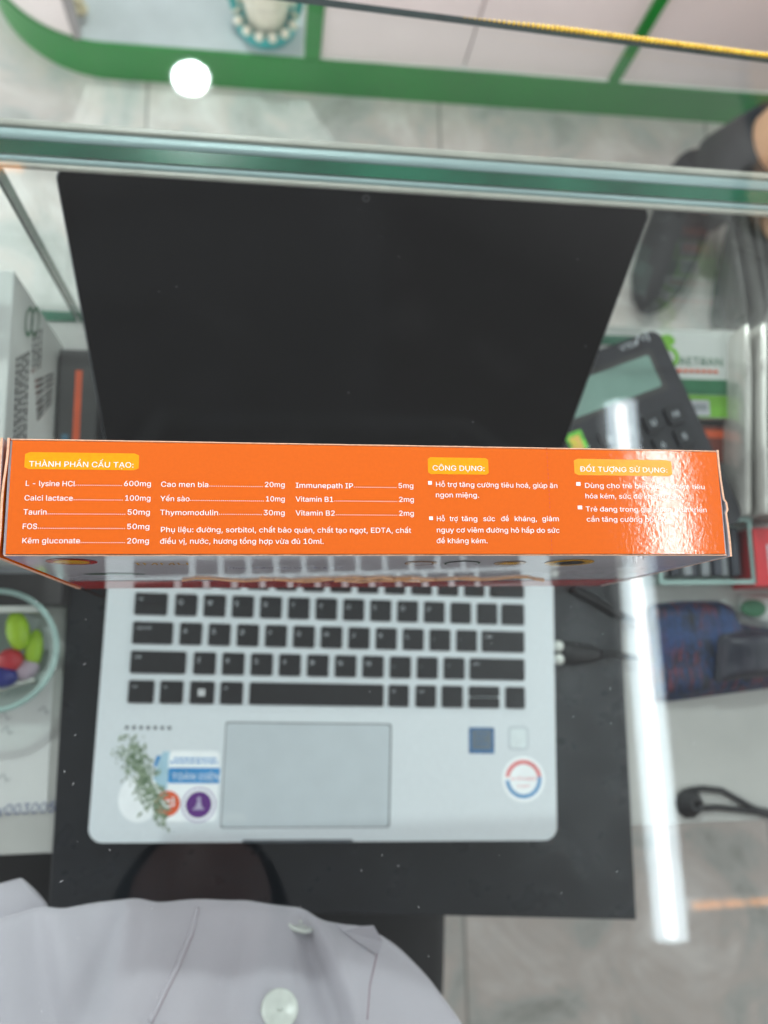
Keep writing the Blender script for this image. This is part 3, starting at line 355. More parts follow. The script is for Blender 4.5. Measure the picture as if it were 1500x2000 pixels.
    7911: [.41, [[[91,-3,73,-1,57,5,44,15,35,29,28,47,26,69,26,190,57,190,57,72,60,52,68,37,82,28,100,25,113,27,125,31,134,38,142,48,146,61,148,76,148,190,179,190,179,0,149,0,149,46,154,46,143,23,129,8,111,0]],[[112,214,89,214,102,238,102,243,98,245,74,245,74,265,98,265,107,264,115,262,121,259,125,254,127,249,127,243,125,236,122,229]]]],
    7913: [.432, [[[161,169,161,190,175,190,180,191,181,195,181,232,209,232,209,198,207,185,201,176,192,171,180,169]],[[91,-3,73,-1,57,5,44,15,35,29,28,47,26,69,26,190,57,190,57,72,60,52,68,37,82,28,100,25,113,27,125,31,134,38,142,48,146,61,148,76,148,190,179,190,179,0,149,0,149,46,154,46,143,23,129,8,111,0]],[[89,214,113,265,147,265,114,214]]]],
    7915: [.432, [[[161,169,161,190,175,190,180,191,181,195,181,232,209,232,209,198,207,185,201,176,192,171,180,169]],[[91,-3,73,-1,57,5,44,15,35,29,28,47,26,69,26,190,57,190,57,72,60,52,68,37,82,28,100,25,113,27,125,31,134,38,142,48,146,61,148,76,148,190,179,190,179,0,149,0,149,46,154,46,143,23,129,8,111,0]],[[90,214,57,265,91,265,115,214]]]],
    7921: [.432, [[[161,169,161,190,175,190,180,191,181,195,181,232,209,232,209,198,207,185,201,176,192,171,180,169]],[[91,-3,73,-1,57,5,44,15,35,29,28,47,26,69,26,190,57,190,57,72,60,52,68,37,82,28,100,25,113,27,125,31,134,38,142,48,146,61,148,76,148,190,179,190,179,0,149,0,149,46,154,46,143,23,129,8,111,0]],[[103,-72,95,-71,88,-66,83,-60,82,-52,83,-44,88,-38,95,-33,103,-32,111,-33,118,-38,123,-44,124,-52,123,-60,118,-66,111,-71]]]],
}
BOLD = {
    32: [.188, []],
    58: [.188, [[[48,-2,39,-1,31,4,26,12,25,20,26,29,31,37,39,42,48,43,56,42,64,37,69,29,71,20,69,12,64,4,56,-1]],[[48,135,39,137,31,142,26,149,25,158,26,167,31,174,39,179,48,181,56,179,64,174,69,167,71,158,69,149,64,142,56,137]]]],
    65: [.48, [[[8,0,101,254,138,254,231,0,198,0,144,151,138,167,132,186,125,210,116,239,123,239,114,209,106,185,100,166,95,151,43,0]],[[55,71,55,99,185,99,185,71]]]],
    67: [.51, [[[134,-3,113,-2,93,4,75,12,59,25,46,40,35,58,27,78,22,101,20,127,22,153,27,176,35,197,46,215,59,230,75,242,93,251,113,256,134,258,152,256,170,252,186,245,201,236,214,224,224,209,232,193,236,174,204,174,200,186,195,197,187,206,179,214,169,220,158,224,146,227,134,228,111,225,92,216,75,202,62,182,54,157,52,127,54,97,63,72,75,53,92,38,112,29,134,26,146,27,158,30,169,34,179,40,187,48,195,57,200,68,204,80,236,80,232,62,224,45,214,31,201,19,187,9,170,2,153,-2]]]],
    68: [.502, [[[109,0,48,0,48,29,107,29,136,31,159,40,177,55,189,75,197,99,200,128,197,156,190,180,177,200,160,214,138,223,110,226,47,226,47,254,113,254,136,253,157,248,176,239,200,221,217,196,225,175,229,153,231,128,229,102,224,80,217,59,206,42,192,27,175,15,156,7,134,2]],[[62,254,62,0,30,0,30,254]]]],
    69: [.419, [[[30,0,30,254,186,254,186,226,62,226,62,143,178,143,178,114,62,114,62,29,188,29,188,0]]]],
    71: [.52, [[[134,-3,113,-2,93,4,75,13,59,25,45,40,35,58,27,78,22,102,20,127,22,153,27,176,35,197,45,215,59,230,74,242,92,251,112,256,132,258,152,256,170,252,187,245,202,235,214,222,225,208,232,192,237,174,204,174,199,186,194,197,186,206,178,213,168,220,158,224,146,227,133,228,111,225,92,216,75,202,62,182,54,157,52,127,54,97,63,72,75,53,92,38,112,29,134,26,155,29,172,36,187,47,198,62,205,80,207,101,217,100,141,100,141,128,239,128,239,100,236,71,225,45,209,25,188,9,163,0]]]],
    72: [.517, [[[30,0,30,254,62,254,62,144,196,144,196,254,228,254,228,0,196,0,196,116,62,116,62,0]]]],
    73: [.3, [[[16,0,16,29,59,29,59,226,16,226,16,254,135,254,135,226,91,226,91,29,135,29,135,0]]]],
    78: [.523, [[[30,0,30,254,68,254,172,91,176,84,181,75,187,65,194,53,200,41,207,27,202,27,201,41,200,54,200,67,200,79,199,89,199,97,199,254,232,254,232,0,193,0,101,145,95,155,89,165,82,177,74,191,65,207,54,226,60,227,60,209,61,192,62,177,62,164,62,153,62,145,62,0]]]],
    79: [.533, [[[133,-3,112,-2,93,4,75,12,59,25,46,40,35,58,27,78,22,101,20,127,22,153,27,176,35,197,46,215,59,230,75,242,93,251,112,256,133,258,155,256,174,251,192,242,208,230,221,215,232,197,240,176,245,153,247,127,245,101,240,78,232,58,221,40,208,25,192,12,174,4,155,-2],[133,26,155,29,175,38,191,52,204,72,212,97,215,127,212,157,204,182,191,202,175,216,155,225,133,228,112,225,92,216,75,202,63,182,54,157,52,127,54,97,63,72,75,52,92,38,112,29]]]],
    80: [.445, [[[30,0,30,254,118,254,144,252,166,244,183,231,195,215,202,195,204,174,202,152,195,133,183,116,166,104,144,96,118,93,55,93,55,121,116,121,134,123,149,128,159,136,167,147,171,160,172,174,171,188,167,201,159,211,148,219,134,224,116,226,62,226,62,0]]]],
    82: [.449, [[[30,0,30,254,118,254,145,252,167,244,183,232,195,217,202,198,205,176,202,154,195,136,183,120,166,109,145,101,118,99,48,99,48,128,117,128,135,129,149,133,160,141,167,150,171,162,173,176,171,190,167,202,159,212,149,220,134,224,116,226,62,226,62,0]],[[177,0,115,115,151,115,214,0]]]],
    83: [.447, [[[112,-4,86,-2,64,5,46,15,32,30,23,48,19,68,52,68,55,55,62,44,71,35,83,29,97,26,112,25,128,26,143,30,155,37,165,46,171,57,173,70,171,81,166,89,158,96,148,102,136,107,122,111,92,120,64,130,43,145,30,163,26,186,29,206,37,224,51,238,69,249,90,256,114,258,137,256,158,249,175,238,189,224,197,208,200,189,169,189,163,206,151,219,134,227,112,229,97,228,84,224,73,218,64,209,59,199,58,188,60,176,65,167,74,160,85,154,96,150,106,147,132,140,144,136,156,132,168,126,179,119,189,110,197,99,202,85,204,69,201,50,193,32,180,17,162,5,139,-2]]]],
    84: [.449, [[[16,226,16,254,208,254,208,226,128,226,128,0,96,0,96,226]]]],
    85: [.517, [[[129,-4,101,-1,77,8,57,22,42,40,33,62,30,87,30,254,62,254,62,89,64,72,70,57,80,44,94,34,110,28,129,26,149,28,165,34,179,44,188,57,194,72,196,89,196,254,229,254,229,87,226,62,216,40,201,22,182,8,157,-1]]]],
    192: [.48, [[[8,0,101,254,138,254,231,0,198,0,144,151,138,167,132,186,125,210,116,239,123,239,114,209,106,185,100,166,95,151,43,0]],[[55,71,55,99,185,99,185,71]],[[108,279,75,329,109,329,133,279]]]],
    212: [.533, [[[133,-3,112,-2,93,4,75,12,59,25,46,40,35,58,27,78,22,101,20,127,22,153,27,176,35,197,46,215,59,230,75,242,93,251,112,256,133,258,155,256,174,251,192,242,208,230,221,215,232,197,240,176,245,153,247,127,245,101,240,78,232,58,221,40,208,25,192,12,174,4,155,-2],[133,26,155,29,175,38,191,52,204,72,212,97,215,127,212,157,204,182,191,202,175,216,155,225,133,228,112,225,92,216,75,202,63,182,54,157,52,127,54,97,63,72,75,52,92,38,112,29]],[[109,282,79,282,119,329,148,329,188,284,158,282,133,312]]]],
    272: [.513, [[[115,0,53,0,53,29,113,29,141,31,164,40,182,55,195,75,203,99,205,128,203,156,195,180,183,200,165,214,143,223,116,226,52,226,52,254,118,254,142,253,163,248,182,239,205,221,222,196,230,175,235,153,236,128,235,102,230,80,222,59,211,42,197,27,181,15,161,7,139,2]],[[68,254,68,0,36,0,36,254]],[[3,114,3,140,135,140,135,114]]]],
    431: [.515, [[[197,230,197,254,228,254,231,257,231,291,260,291,260,259,258,246,252,237,243,232,231,230]],[[129,-4,101,-1,77,8,57,22,42,40,33,62,30,87,30,254,62,254,62,89,64,72,70,57,80,44,94,34,110,28,129,26,149,28,165,34,179,44,188,57,194,72,196,89,196,254,229,254,229,87,226,62,216,40,201,22,182,8,157,-1]]]],
    7840: [.48, [[[8,0,101,254,138,254,231,0,198,0,144,151,138,167,132,186,125,210,116,239,123,239,114,209,106,185,100,166,95,151,43,0]],[[55,71,55,99,185,99,185,71]],[[120,-72,112,-71,105,-66,101,-60,99,-52,101,-44,105,-38,112,-33,120,-32,129,-33,135,-38,140,-44,142,-52,140,-60,135,-66,129,-71]]]],
    7844: [.48, [[[8,0,101,254,138,254,231,0,198,0,144,151,138,167,132,186,125,210,116,239,123,239,114,209,106,185,100,166,95,151,43,0]],[[55,71,55,99,185,99,185,71]],[[96,278,66,278,106,325,135,325,176,279,145,278,121,307]],[[144,338,168,385,202,385,169,338]]]],
    7846: [.48, [[[8,0,101,254,138,254,231,0,198,0,144,151,138,167,132,186,125,210,116,239,123,239,114,209,106,185,100,166,95,151,43,0]],[[55,71,55,99,185,99,185,71]],[[96,278,66,278,106,325,135,325,176,279,145,278,121,307]],[[152,338,119,385,154,385,178,338]]]],
    7878: [.419, [[[30,0,30,254,186,254,186,226,62,226,62,143,178,143,178,114,62,114,62,29,188,29,188,0]],[[84,282,54,282,94,329,123,329,164,284,133,282,109,312]],[[109,-72,101,-71,94,-66,90,-60,88,-52,90,-44,94,-38,101,-33,109,-32,118,-33,125,-38,129,-44,131,-52,129,-60,125,-66,118,-71]]]],
    7888: [.533, [[[133,-3,112,-2,93,4,75,12,59,25,46,40,35,58,27,78,22,101,20,127,22,153,27,176,35,197,46,215,59,230,75,242,93,251,112,256,133,258,155,256,174,251,192,242,208,230,221,215,232,197,240,176,245,153,247,127,245,101,240,78,232,58,221,40,208,25,192,12,174,4,155,-2],[133,26,155,29,175,38,191,52,204,72,212,97,215,127,212,157,204,182,191,202,175,216,155,225,133,228,112,225,92,216,75,202,63,182,54,157,52,127,54,97,63,72,75,52,92,38,112,29]],[[110,278,80,278,120,325,149,325,189,279,159,278,135,307]],[[158,338,181,385,216,385,182,338]]]],
    7906: [.532, [[[133,236,133,258,142,258,149,257,155,257,162,256,170,255,180,255,194,254,214,254,217,257,217,291,246,291,246,259,244,246,238,237,229,232,217,230,210,230,204,231,198,232,190,233,181,234,168,235,153,236]],[[133,-3,112,-2,93,4,75,12,59,25,46,40,35,58,27,78,22,101,20,127,22,153,27,176,35,197,46,215,59,230,75,242,93,251,112,256,133,258,155,256,174,251,192,242,208,230,221,215,232,197,240,176,245,153,247,127,245,101,240,78,232,58,221,40,208,25,192,12,174,4,155,-2],[133,26,155,29,175,38,191,52,204,72,212,97,215,127,212,157,204,182,191,202,175,216,155,225,133,228,112,225,92,216,75,202,63,182,54,157,52,127,54,97,63,72,75,52,92,38,112,29]],[[134,-72,126,-71,119,-66,114,-60,113,-52,114,-44,119,-38,126,-33,134,-32,142,-33,149,-38,154,-44,155,-52,154,-60,149,-66,142,-71]]]],
    7908: [.517, [[[129,-4,101,-1,77,8,57,22,42,40,33,62,30,87,30,254,62,254,62,89,64,72,70,57,80,44,94,34,110,28,129,26,149,28,165,34,179,44,188,57,194,72,196,89,196,254,229,254,229,87,226,62,216,40,201,22,182,8,157,-1]],[[130,-72,122,-71,115,-66,110,-60,109,-52,110,-44,115,-38,122,-33,130,-32,138,-33,145,-38,150,-44,151,-52,150,-60,145,-66,138,-71]]]],
    7916: [.515, [[[197,230,197,254,228,254,231,257,231,291,260,291,260,259,258,246,252,237,243,232,231,230]],[[129,-4,101,-1,77,8,57,22,42,40,33,62,30,87,30,254,62,254,62,89,64,72,70,57,80,44,94,34,110,28,129,26,149,28,165,34,179,44,188,57,194,72,196,89,196,254,229,254,229,87,226,62,216,40,201,22,182,8,157,-1]],[[139,279,116,279,129,303,129,308,125,309,101,309,101,329,125,329,134,329,142,327,148,323,152,319,154,314,154,308,152,301,149,294]]]],
}

# ---- lettering: glyph outlines already cut into triangles
from mathutils.geometry import tessellate_polygon
CUT = {}
def glyph(ch, G):
    k = (id(G), ch)
    if k not in CUT:
        if ord(ch) not in G: CUT[k] = None
        else:
            adv, shapes = G[ord(ch)]; parts = []
            for loops in shapes:
                L2 = [[Vector((l[i]/500, l[i+1]/500, 0)) for i in range(0, len(l), 2)] for l in loops]
                parts.append(([v for l in L2 for v in l], tessellate_polygon(L2)))
            CUT[k] = (adv, parts)
    return CUT[k]
def text_width(s, G=REG): return sum((glyph(c, G) or (.5,))[0] for c in s)
def put_text(mb, s, origin, ux, uy, em, width=None, G=REG, mi=0, lift=None, slant=0):
    ux = Vector(ux); uy = Vector(uy); o = Vector(origin); nz = ux.cross(uy).normalized()
    sx = em if width is None else width / max(1e-6, text_width(s, G))
    pen = 0
    for ch in s:
        g = glyph(ch, G)
        if g is None: pen += .5; continue
        for q, (pts, tri) in enumerate(g[1]):
            vs = [o + ux*((pen + v.x + slant*v.y)*sx) + uy*(v.y*em) + nz*(q*em*.004) for v in pts]
            fs = []
            for a, b, c in tri:
                n = (vs[b]-vs[a]).cross(vs[c]-vs[a])
                fs.append((a,b,c) if n.dot(nz) > 0 else (a,c,b))
            mb.add(vs, fs, mi)
        pen += g[0]

# ------------------------------------------------------------------ materials
M = {}
M['orange'] = mat('orange_card', lin(214,95,0), .07, var=.012, scale=900, bump=.04, bscale=800, rvar=.02, spec=.9)
M['card_white'] = mat('white_card', lin(186,186,192), .05, var=.02, scale=400)
M['card_edge'] = mat('raw_card_edge', lin(222,176,146), .7, var=.08, scale=900)
M['yellow'] = mat('yellow_print', lin(242,154,0), .25, var=.03, scale=700)
M['ink_white'] = mat('white_print', lin(250,240,232), .4, var=.02)
M['crease'] = mat('red_crease', lin(200,62,14), .4, var=.1, scale=900)
M['red'] = mat('red_print', lin(196,26,24), .05, var=.06)
M['ink_dark'] = mat('dark_print', lin(52,42,44), .06)
M['ink_green'] = mat('green_print', lin(40,96,52), .06)
M['ink_gold'] = mat('gold_print', lin(226,170,30), .06)
M['ink_tan'] = mat('tan_print', lin(190,150,110), .06)
M['ink_blue'] = mat('blue_print', lin(60,80,150), .06)
M['black_gloss'] = mat('black_screen_glass', (.004,.004,.0045,1), .07, var=.1, scale=30, spec=.08)
M['lid_back'] = mat('lid_metal', lin(150,155,158), .35, metal=.7)
M['bezel'] = mat('black_rubber', (.01,.01,.01,1), .4)
M['silver'] = mat('silver_palm_rest', lin(218,225,229), .42, metal=.05, var=.015, scale=500, rvar=.04)
M['silver2'] = mat('silver_key_frame', lin(218,225,229), .38, metal=.05, var=.015)
M['pad'] = mat('touchpad_grey', lin(196,205,210), .34, metal=.1, var=.015)
M['groove'] = mat('dark_groove', lin(95,102,108), .6)
M['key'] = mat('black_key', lin(26,27,30), .38, var=.12, scale=160)
M['legend'] = mat('grey_key_legend', lin(205,211,216), .5)
M['legend_b'] = mat('white_key_legend', lin(225,228,230), .5)
M['board'] = mat('black_board', lin(28,31,35), .30, spec=.32, var=.1, scale=40, bump=.008, bscale=400, rvar=.04)
M['shelf'] = mat('pale_shelf', lin(178,178,174), .4, var=.06, scale=14, rvar=.08)
M['shelf_edge'] = mat('shelf_edge_brown', lin(110,100,84), .5, var=.1, scale=40)
M['glass'] = glass('clear_glass', (.965,.985,.978,1), .026, dirt=.14)
M['glass_panel'] = glass('clear_panel_glass', (.955,.98,.97,1), .028)
M['glass_edge'] = mat('green_glass_edge', lin(24,88,66), .12, var=.25, scale=18, stretch=(1,1,1))
M['glass_edge_dark'] = mat('dark_glass_edge', lin(96,110,110), .2, var=.15, scale=30)
M['trim'] = mat('silver_trim', lin(142,164,164), .42, metal=.25, var=.06, scale=30, stretch=(.3,4,4))
M['trim_pale'] = mat('clear_seal', lin(164,164,154), .35, var=.08, scale=40)
M['gold'] = mat('gold_reflection_beads', lin(252,202,70), .25, var=.15, scale=300)
M['cab_green'] = mat('green_cabinet_trim', lin(16,130,46), .38, var=.05, scale=8)
M['cab_white'] = mat('pinkish_white_door', lin(236,227,226), .42, var=.02, scale=6)
M['cab_in'] = mat('bluish_niche', lin(196,204,206), .4, var=.06, scale=10)
M['cab_seam'] = mat('grey_seam', lin(150,146,146), .6)
M['teal'] = mat('teal_plastic', lin(30,170,170), .3)
M['pearl'] = mat('pearl_white', lin(235,232,215), .25)
M['cream'] = mat('cream_knit', lin(205,195,160), .8, var=.12, scale=60, bump=.4)
M['jar'] = mat('lilac_ceramic', lin(190,170,185), .3)
M['coat'] = mat('white_coat_cloth', lin(176,173,181), .85, var=.02, scale=30, bump=.15, bscale=900, sheen=.2)
M['coat_seam'] = mat('coat_stitching', lin(150,132,140), .9)
M['button'] = mat('pearly_button', lin(205,210,204), .3, var=.05, scale=200)
M['skin'] = mat('skin', lin(104,68,60), .5, var=.05, scale=30)
M['hair'] = mat('black_hair', lin(20,18,18), .5)
M['trousers'] = mat('black_trousers', lin(20,23,26), .9, var=.15, scale=60)
M['tan'] = mat('tan_seat', lin(220,176,140), .5, var=.03)
M['wood_dark'] = mat('dark_wood', lin(62,46,40), .4, var=.15, scale=12)
M['shade_wall_brown'] = mat('brown_shade_wall', lin(92,72,56), .5, var=.15, scale=6, stretch=(1,1,.15))
M['navy_pack'] = mat('navy_pack', lin(20,28,42), .4, var=.4, scale=60, stretch=(5,.8,1), col2=lin(40,38,52), bump=.3, bscale=60)
M['boot'] = mat('black_boot', lin(14,15,18), .6, var=.1, scale=30)
M['dust'] = mat('pale_dust', lin(215,218,220), .8)
M['calc'] = mat('black_calculator', lin(34,34,40), .42, var=.1, scale=80)
M['lcd'] = mat('grey_green_lcd', lin(118,146,136), .2, var=.02)
M['calc_key'] = mat('calculator_key', lin(24,25,30), .4)
M['carton_w'] = mat('grey_white_carton', lin(196,200,196), .5, var=.03, scale=20)
M['carton_b'] = mat('blue_carton_side', lin(60,98,118), .5, var=.05)
M['green_d'] = mat('deep_green_print', lin(30,98,62), .4)
M['green_l'] = mat('lime_green_print', lin(110,170,50), .4)
M['orange_ink'] = mat('orange_print', lin(206,84,40), .4)
M['box_dark'] = mat('dark_carton', lin(52,50,50), .5, var=.1, scale=30)
M['box_brown'] = mat('brown_red_carton', lin(110,48,36), .5, var=.1)
M['foil'] = mat('silver_foil', lin(206,204,198), .25, metal=.45, var=.1, scale=60, bump=.25, bscale=70, stretch=(1,.25,1))
M['acrylic'] = glass('acrylic', (.9,.96,.94,1), .05)
M['acrylic_edge'] = mat('acrylic_edge', lin(150,178,172), .2)
M['strip_dark'] = mat('dark_strip', lin(58,62,72), .4)
M['strip_grey'] = mat('grey_strip', lin(138,142,146), .4)
M['red_box'] = mat('red_carton', lin(196,40,48), .4, var=.04)
M['paper'] = mat('paper', lin(206,208,206), .7, var=.02, scale=10)
M['pen'] = mat('blue_pen', lin(70,84,130), .6)
M['lime'] = mat('lime_plastic', lin(165,205,30), .35)
M['red_plastic'] = mat('red_plastic', lin(190,40,50), .35)
M['blue_plastic'] = mat('blue_plastic', lin(36,44,130), .35)
M['cable'] = mat('black_cable', lin(24,25,28), .5)
M['plug'] = mat('white_plug', lin(222,226,220), .4)
M['holo1'] = mat('hologram_green', lin(110,200,60), .3, var=.2, scale=200)
M['holo2'] = mat('hologram_orange', lin(226,150,100), .3, var=.2, scale=200, col2=lin(210,200,60))
M['st_white'] = mat('sticker_white', lin(246,250,252), .35, var=.02)
M['st_blue'] = mat('sticker_blue', lin(64,146,206), .35)
M['st_sky'] = mat('sticker_sky', lin(170,206,222), .35, var=.06, scale=60)
M['st_green'] = mat('sticker_leaves', lin(78,104,76), .5, var=.5, scale=420, col2=lin(160,176,150))
M['st_orange'] = mat('sticker_orange', lin(222,92,52), .35)
M['st_purple'] = mat('sticker_purple', lin(96,44,128), .35)
M['st_lilac'] = mat('sticker_lilac', lin(186,178,204), .35)
M['st_navy'] = mat('sticker_slate_blue', lin(70,112,156), .35, var=.1, scale=300)
M['st_grey'] = mat('sticker_grey', lin(104,116,126), .4)
M['st_red'] = mat('sticker_red', lin(226,120,122), .4)
M['st_blue2'] = mat('sticker_ring_blue', lin(90,150,196), .4)
M['sensor'] = mat('fingerprint_sensor', lin(222,232,234), .3)
M['tube'] = emit('tube_diffuser', (.80,.93,1.0), TUBE_EMIT)
M['core'] = emit('tube_core', (1,1,1), CORE_EMIT)
M['spot'] = emit('downlight_diffuser', (.95,1,1), SPOT_EMIT)
M['spot_rim'] = emit('downlight_rim', (.85,.97,1), 18.0)
M['amber'] = emit('amber_led', (1.0,.42,.14), 4.5)
M['lamp_body'] = mat('white_lamp_body', lin(225,228,228), .4)

def floor_mat():
    k = NT('marble_floor_tiles'); b = k.b
    tc = k.n('ShaderNodeTexCoord'); sp = k.n('ShaderNodeSeparateXYZ'); k.l(tc.outputs['Object'], sp.inputs[0])
    P = .4845
    def cell(out, off):
        a = k.n('ShaderNodeMath', operation='ADD'); k.l(out, a.inputs[0]); a.inputs[1].default_value = off
        d = k.n('ShaderNodeMath', operation='DIVIDE'); k.l(a.outputs[0], d.inputs[0]); d.inputs[1].default_value = P
        f = k.n('ShaderNodeMath', operation='FRACT'); k.l(d.outputs[0], f.inputs[0])
        s = k.n('ShaderNodeMath', operation='SUBTRACT'); s.inputs[1].default_value = .5; k.l(f.outputs[0], s.inputs[0])
        ab = k.n('ShaderNodeMath', operation='ABSOLUTE'); k.l(s.outputs[0], ab.inputs[0])
        fl = k.n('ShaderNodeMath', operation='FLOOR'); k.l(d.outputs[0], fl.inputs[0])
        return ab, fl
    ax, fx = cell(sp.outputs[0], .1235+P*20); ay, fy = cell(sp.outputs[1], -.75+P*20)
    mxm = k.n('ShaderNodeMath', operation='MAXIMUM'); k.l(ax.outputs[0], mxm.inputs[0]); k.l(ay.outputs[0], mxm.inputs[1])
    gr = k.n('ShaderNodeMapRange'); gr.inputs[1].default_value = .4945; gr.inputs[2].default_value = .497; k.l(mxm.outputs[0], gr.inputs[0])
    cm = k.n('ShaderNodeCombineXYZ'); k.l(fx.outputs[0], cm.inputs[0]); k.l(fy.outputs[0], cm.inputs[1])
    wn = k.n('ShaderNodeTexWhiteNoise'); k.l(cm.outputs[0], wn.inputs[0])
    va = k.n('ShaderNodeVectorMath', operation='MULTIPLY_ADD'); k.l(wn.outputs['Color'], va.inputs[0]); va.inputs[1].default_value = (9,9,9); k.l(tc.outputs['Object'], va.inputs[2])
    n1 = k.n('ShaderNodeTexNoise'); n1.inputs['Scale'].default_value = 5.5; n1.inputs['Detail'].default_value = 7; n1.inputs['Roughness'].default_value = .62; n1.inputs['Distortion'].default_value = 1.6
    k.l(va.outputs[0], n1.inputs['Vector'])
    cr = k.n('ShaderNodeValToRGB'); e = cr.color_ramp.elements
    e[0].position = .28; e[0].color = lin(166,170,164); e[1].position = .68; e[1].color = lin(243,241,237)
    q = cr.color_ramp.elements.new(.42); q.color = lin(202,207,203)
    q = cr.color_ramp.elements.new(.52); q.color = lin(220,214,208)
    k.l(n1.outputs[0], cr.inputs[0])
    n2 = k.n('ShaderNodeTexNoise'); n2.inputs['Scale'].default_value = 14; n2.inputs['Detail'].default_value = 8; n2.inputs['Distortion'].default_value = 2.5; k.l(va.outputs[0], n2.inputs['Vector'])
    s2 = k.n('ShaderNodeMath', operation='SUBTRACT'); s2.inputs[1].default_value = .5; k.l(n2.outputs[0], s2.inputs[0])
    a2 = k.n('ShaderNodeMath', operation='ABSOLUTE'); k.l(s2.outputs[0], a2.inputs[0])
    v2 = k.n('ShaderNodeMapRange'); v2.inputs[1].default_value = .05; v2.inputs[2].default_value = .0; v2.inputs[4].default_value = .4; k.l(a2.outputs[0], v2.inputs[0])
    mv = k.n('ShaderNodeMix', data_type='RGBA'); k.l(v2.outputs[0], mv.inputs[0]); k.l(cr.outputs[0], mv.inputs[6]); mv.inputs[7].default_value = lin(222,221,218)
    mg = k.n('ShaderNodeMix', data_type='RGBA'); k.l(gr.outputs[0], mg.inputs[0]); k.l(mv.outputs[2], mg.inputs[6]); mg.inputs[7].default_value = lin(158,157,152)
    k.l(mg.outputs[2], b.inputs['Base Color']); b.inputs['Roughness'].default_value = .3
    return k.m
def stripe_mat():
    k = NT('blue_woven'); b = k.b
    tc = k.n('ShaderNodeTexCoord'); mp = k.n('ShaderNodeMapping'); mp.inputs['Scale'].default_value = (300,46,60); mp.inputs['Rotation'].default_value = (0,0,.09)
    k.l(tc.outputs['Object'], mp.inputs[0])
    no = k.n('ShaderNodeTexNoise'); no.inputs['Scale'].default_value = 1; no.inputs['Detail'].default_value = 4; no.inputs['Roughness'].default_value = .6; k.l(mp.outputs[0], no.inputs['Vector'])
    n2 = k.n('ShaderNodeTexNoise'); n2.inputs['Scale'].default_value = 30; n2.inputs['Detail'].default_value = 3; k.l(tc.outputs['Object'], n2.inputs['Vector'])
    n3 = k.n('ShaderNodeTexNoise'); n3.inputs['Scale'].default_value = 420; k.l(tc.outputs['Object'], n3.inputs['Vector'])
    cr = k.n('ShaderNodeValToRGB'); e = cr.color_ramp.elements
    e[0].position = .38; e[0].color = lin(12,18,28); e[1].position = .63; e[1].color = lin(96,40,58)
    q = e.new(.45); q.color = lin(16,34,62); q = e.new(.495); q.color = lin(22,60,108); q = e.new(.53); q.color = lin(14,24,40); q = e.new(.58); q.color = lin(84,36,54)
    k.l(no.outputs[0], cr.inputs[0])
    rp = k.n('ShaderNodeMapRange'); rp.inputs[1].default_value = .52; rp.inputs[2].default_value = .68; rp.inputs[4].default_value = .8; k.l(n2.outputs[0], rp.inputs[0])
    m0 = k.n('ShaderNodeMix', data_type='RGBA'); k.l(rp.outputs[0], m0.inputs[0]); k.l(cr.outputs[0], m0.inputs[6]); m0.inputs[7].default_value = lin(20,58,108)
    m1 = k.n('ShaderNodeMix', data_type='RGBA'); m1.blend_type = 'OVERLAY'; m1.inputs[0].default_value = .7; k.l(m0.outputs[2], m1.inputs[6]); k.l(n3.outputs[0], m1.inputs[7])
    k.l(m1.outputs[2], b.inputs['Base Color']); b.inputs['Roughness'].default_value = .55
    bp = k.n('ShaderNodeBump'); bp.inputs['Strength'].default_value = .6; bp.inputs['Distance'].default_value = .002; k.l(no.outputs[0], bp.inputs['Height']); k.l(bp.outputs[0], b.inputs['Normal'])
    return k.m
M['floor'] = floor_mat(); M['blue_woven'] = stripe_mat()

# ------------------------------------------------------------------ levels (glass top is z = 0)
ZF, ZSH, ZBD, ZK = -.90, -.212, -.207, -.1922
L_BOX, W_BOX, H_BOX = .2311, .0363, .1144
PANEL_Y = .2005

# ------------------------------------------------------------------ the setting
fl = MB().box((-4,-3,ZF-.05),(5,5,ZF)).build('floor', M['floor']); structure(fl)
shade_wall = MB().box((-2.2,-1.02,ZF),(3.2,-.95,.5)).build('wall', M['shade_wall_brown']); structure(shade_wall)  # out of view, added to shade the floor on the seller's side

# ------------------------------------------------------------------ ceiling lamps
t = thing('tube_light', 'long white tube lamp overhead, mirrored as a bright bar in the counter glass', 'lamp', (.928,-.035,1.48), math.radians(1.6))
b = MB(); b.M = Matrix.Rotation(math.radians(90), 4, 'X')
vs = [(.036*math.cos(math.pi+math.pi*i/16), .036*math.sin(math.pi+math.pi*i/16)) for i in range(17)]
b.prism(vs, -.60, .60); b.build('diffuser', M['tube'], t)
MB().tube([(-.0150,-.585,-.0345),(-.0150,.585,-.0345)], .0115, 12).build('bright_core', M['core'], t)
MB().box((-.04,-.61,.001),(.04,.61,.05)).build('housing', M['lamp_body'], t, bevel=.004)
t = thing('downlight', 'round white ceiling lamp mirrored as a glowing disc in the glass', 'lamp', (-.108,1.293,1.40))
MB().lathe([(.001,0),(.035,0),(.035,.004),(.001,.004)], 64).build('diffuser', M['spot'], t)
MB().lathe([(.0353,.0004),(.0435,.0004),(.0435,.004),(.0353,.004)], 64, close=False).build('glow_ring', M['spot_rim'], t)
MB().lathe([(.046,-.001),(.053,-.001),(.056,.006),(.056,.03),(.046,.03)], 40, close=False).build('housing', M['lamp_body'], t, smooth=True)
t = thing('ceiling_strip_lamp', 'amber strip lamp overhead, mirrored as orange streaks on the glass', 'lamp', (.92,-.552,1.40))
for x0, x1 in ((.045,.107),(.117,.158),(.172,.40)):
    MB().box((x0,-.006,0),(x1,.006,.006)).build('lamp_segment', M['amber'], t, bevel=.002)
MB().box((.04,-.012,.0065),(.42,.012,.02)).build('housing', M['lamp_body'], t)
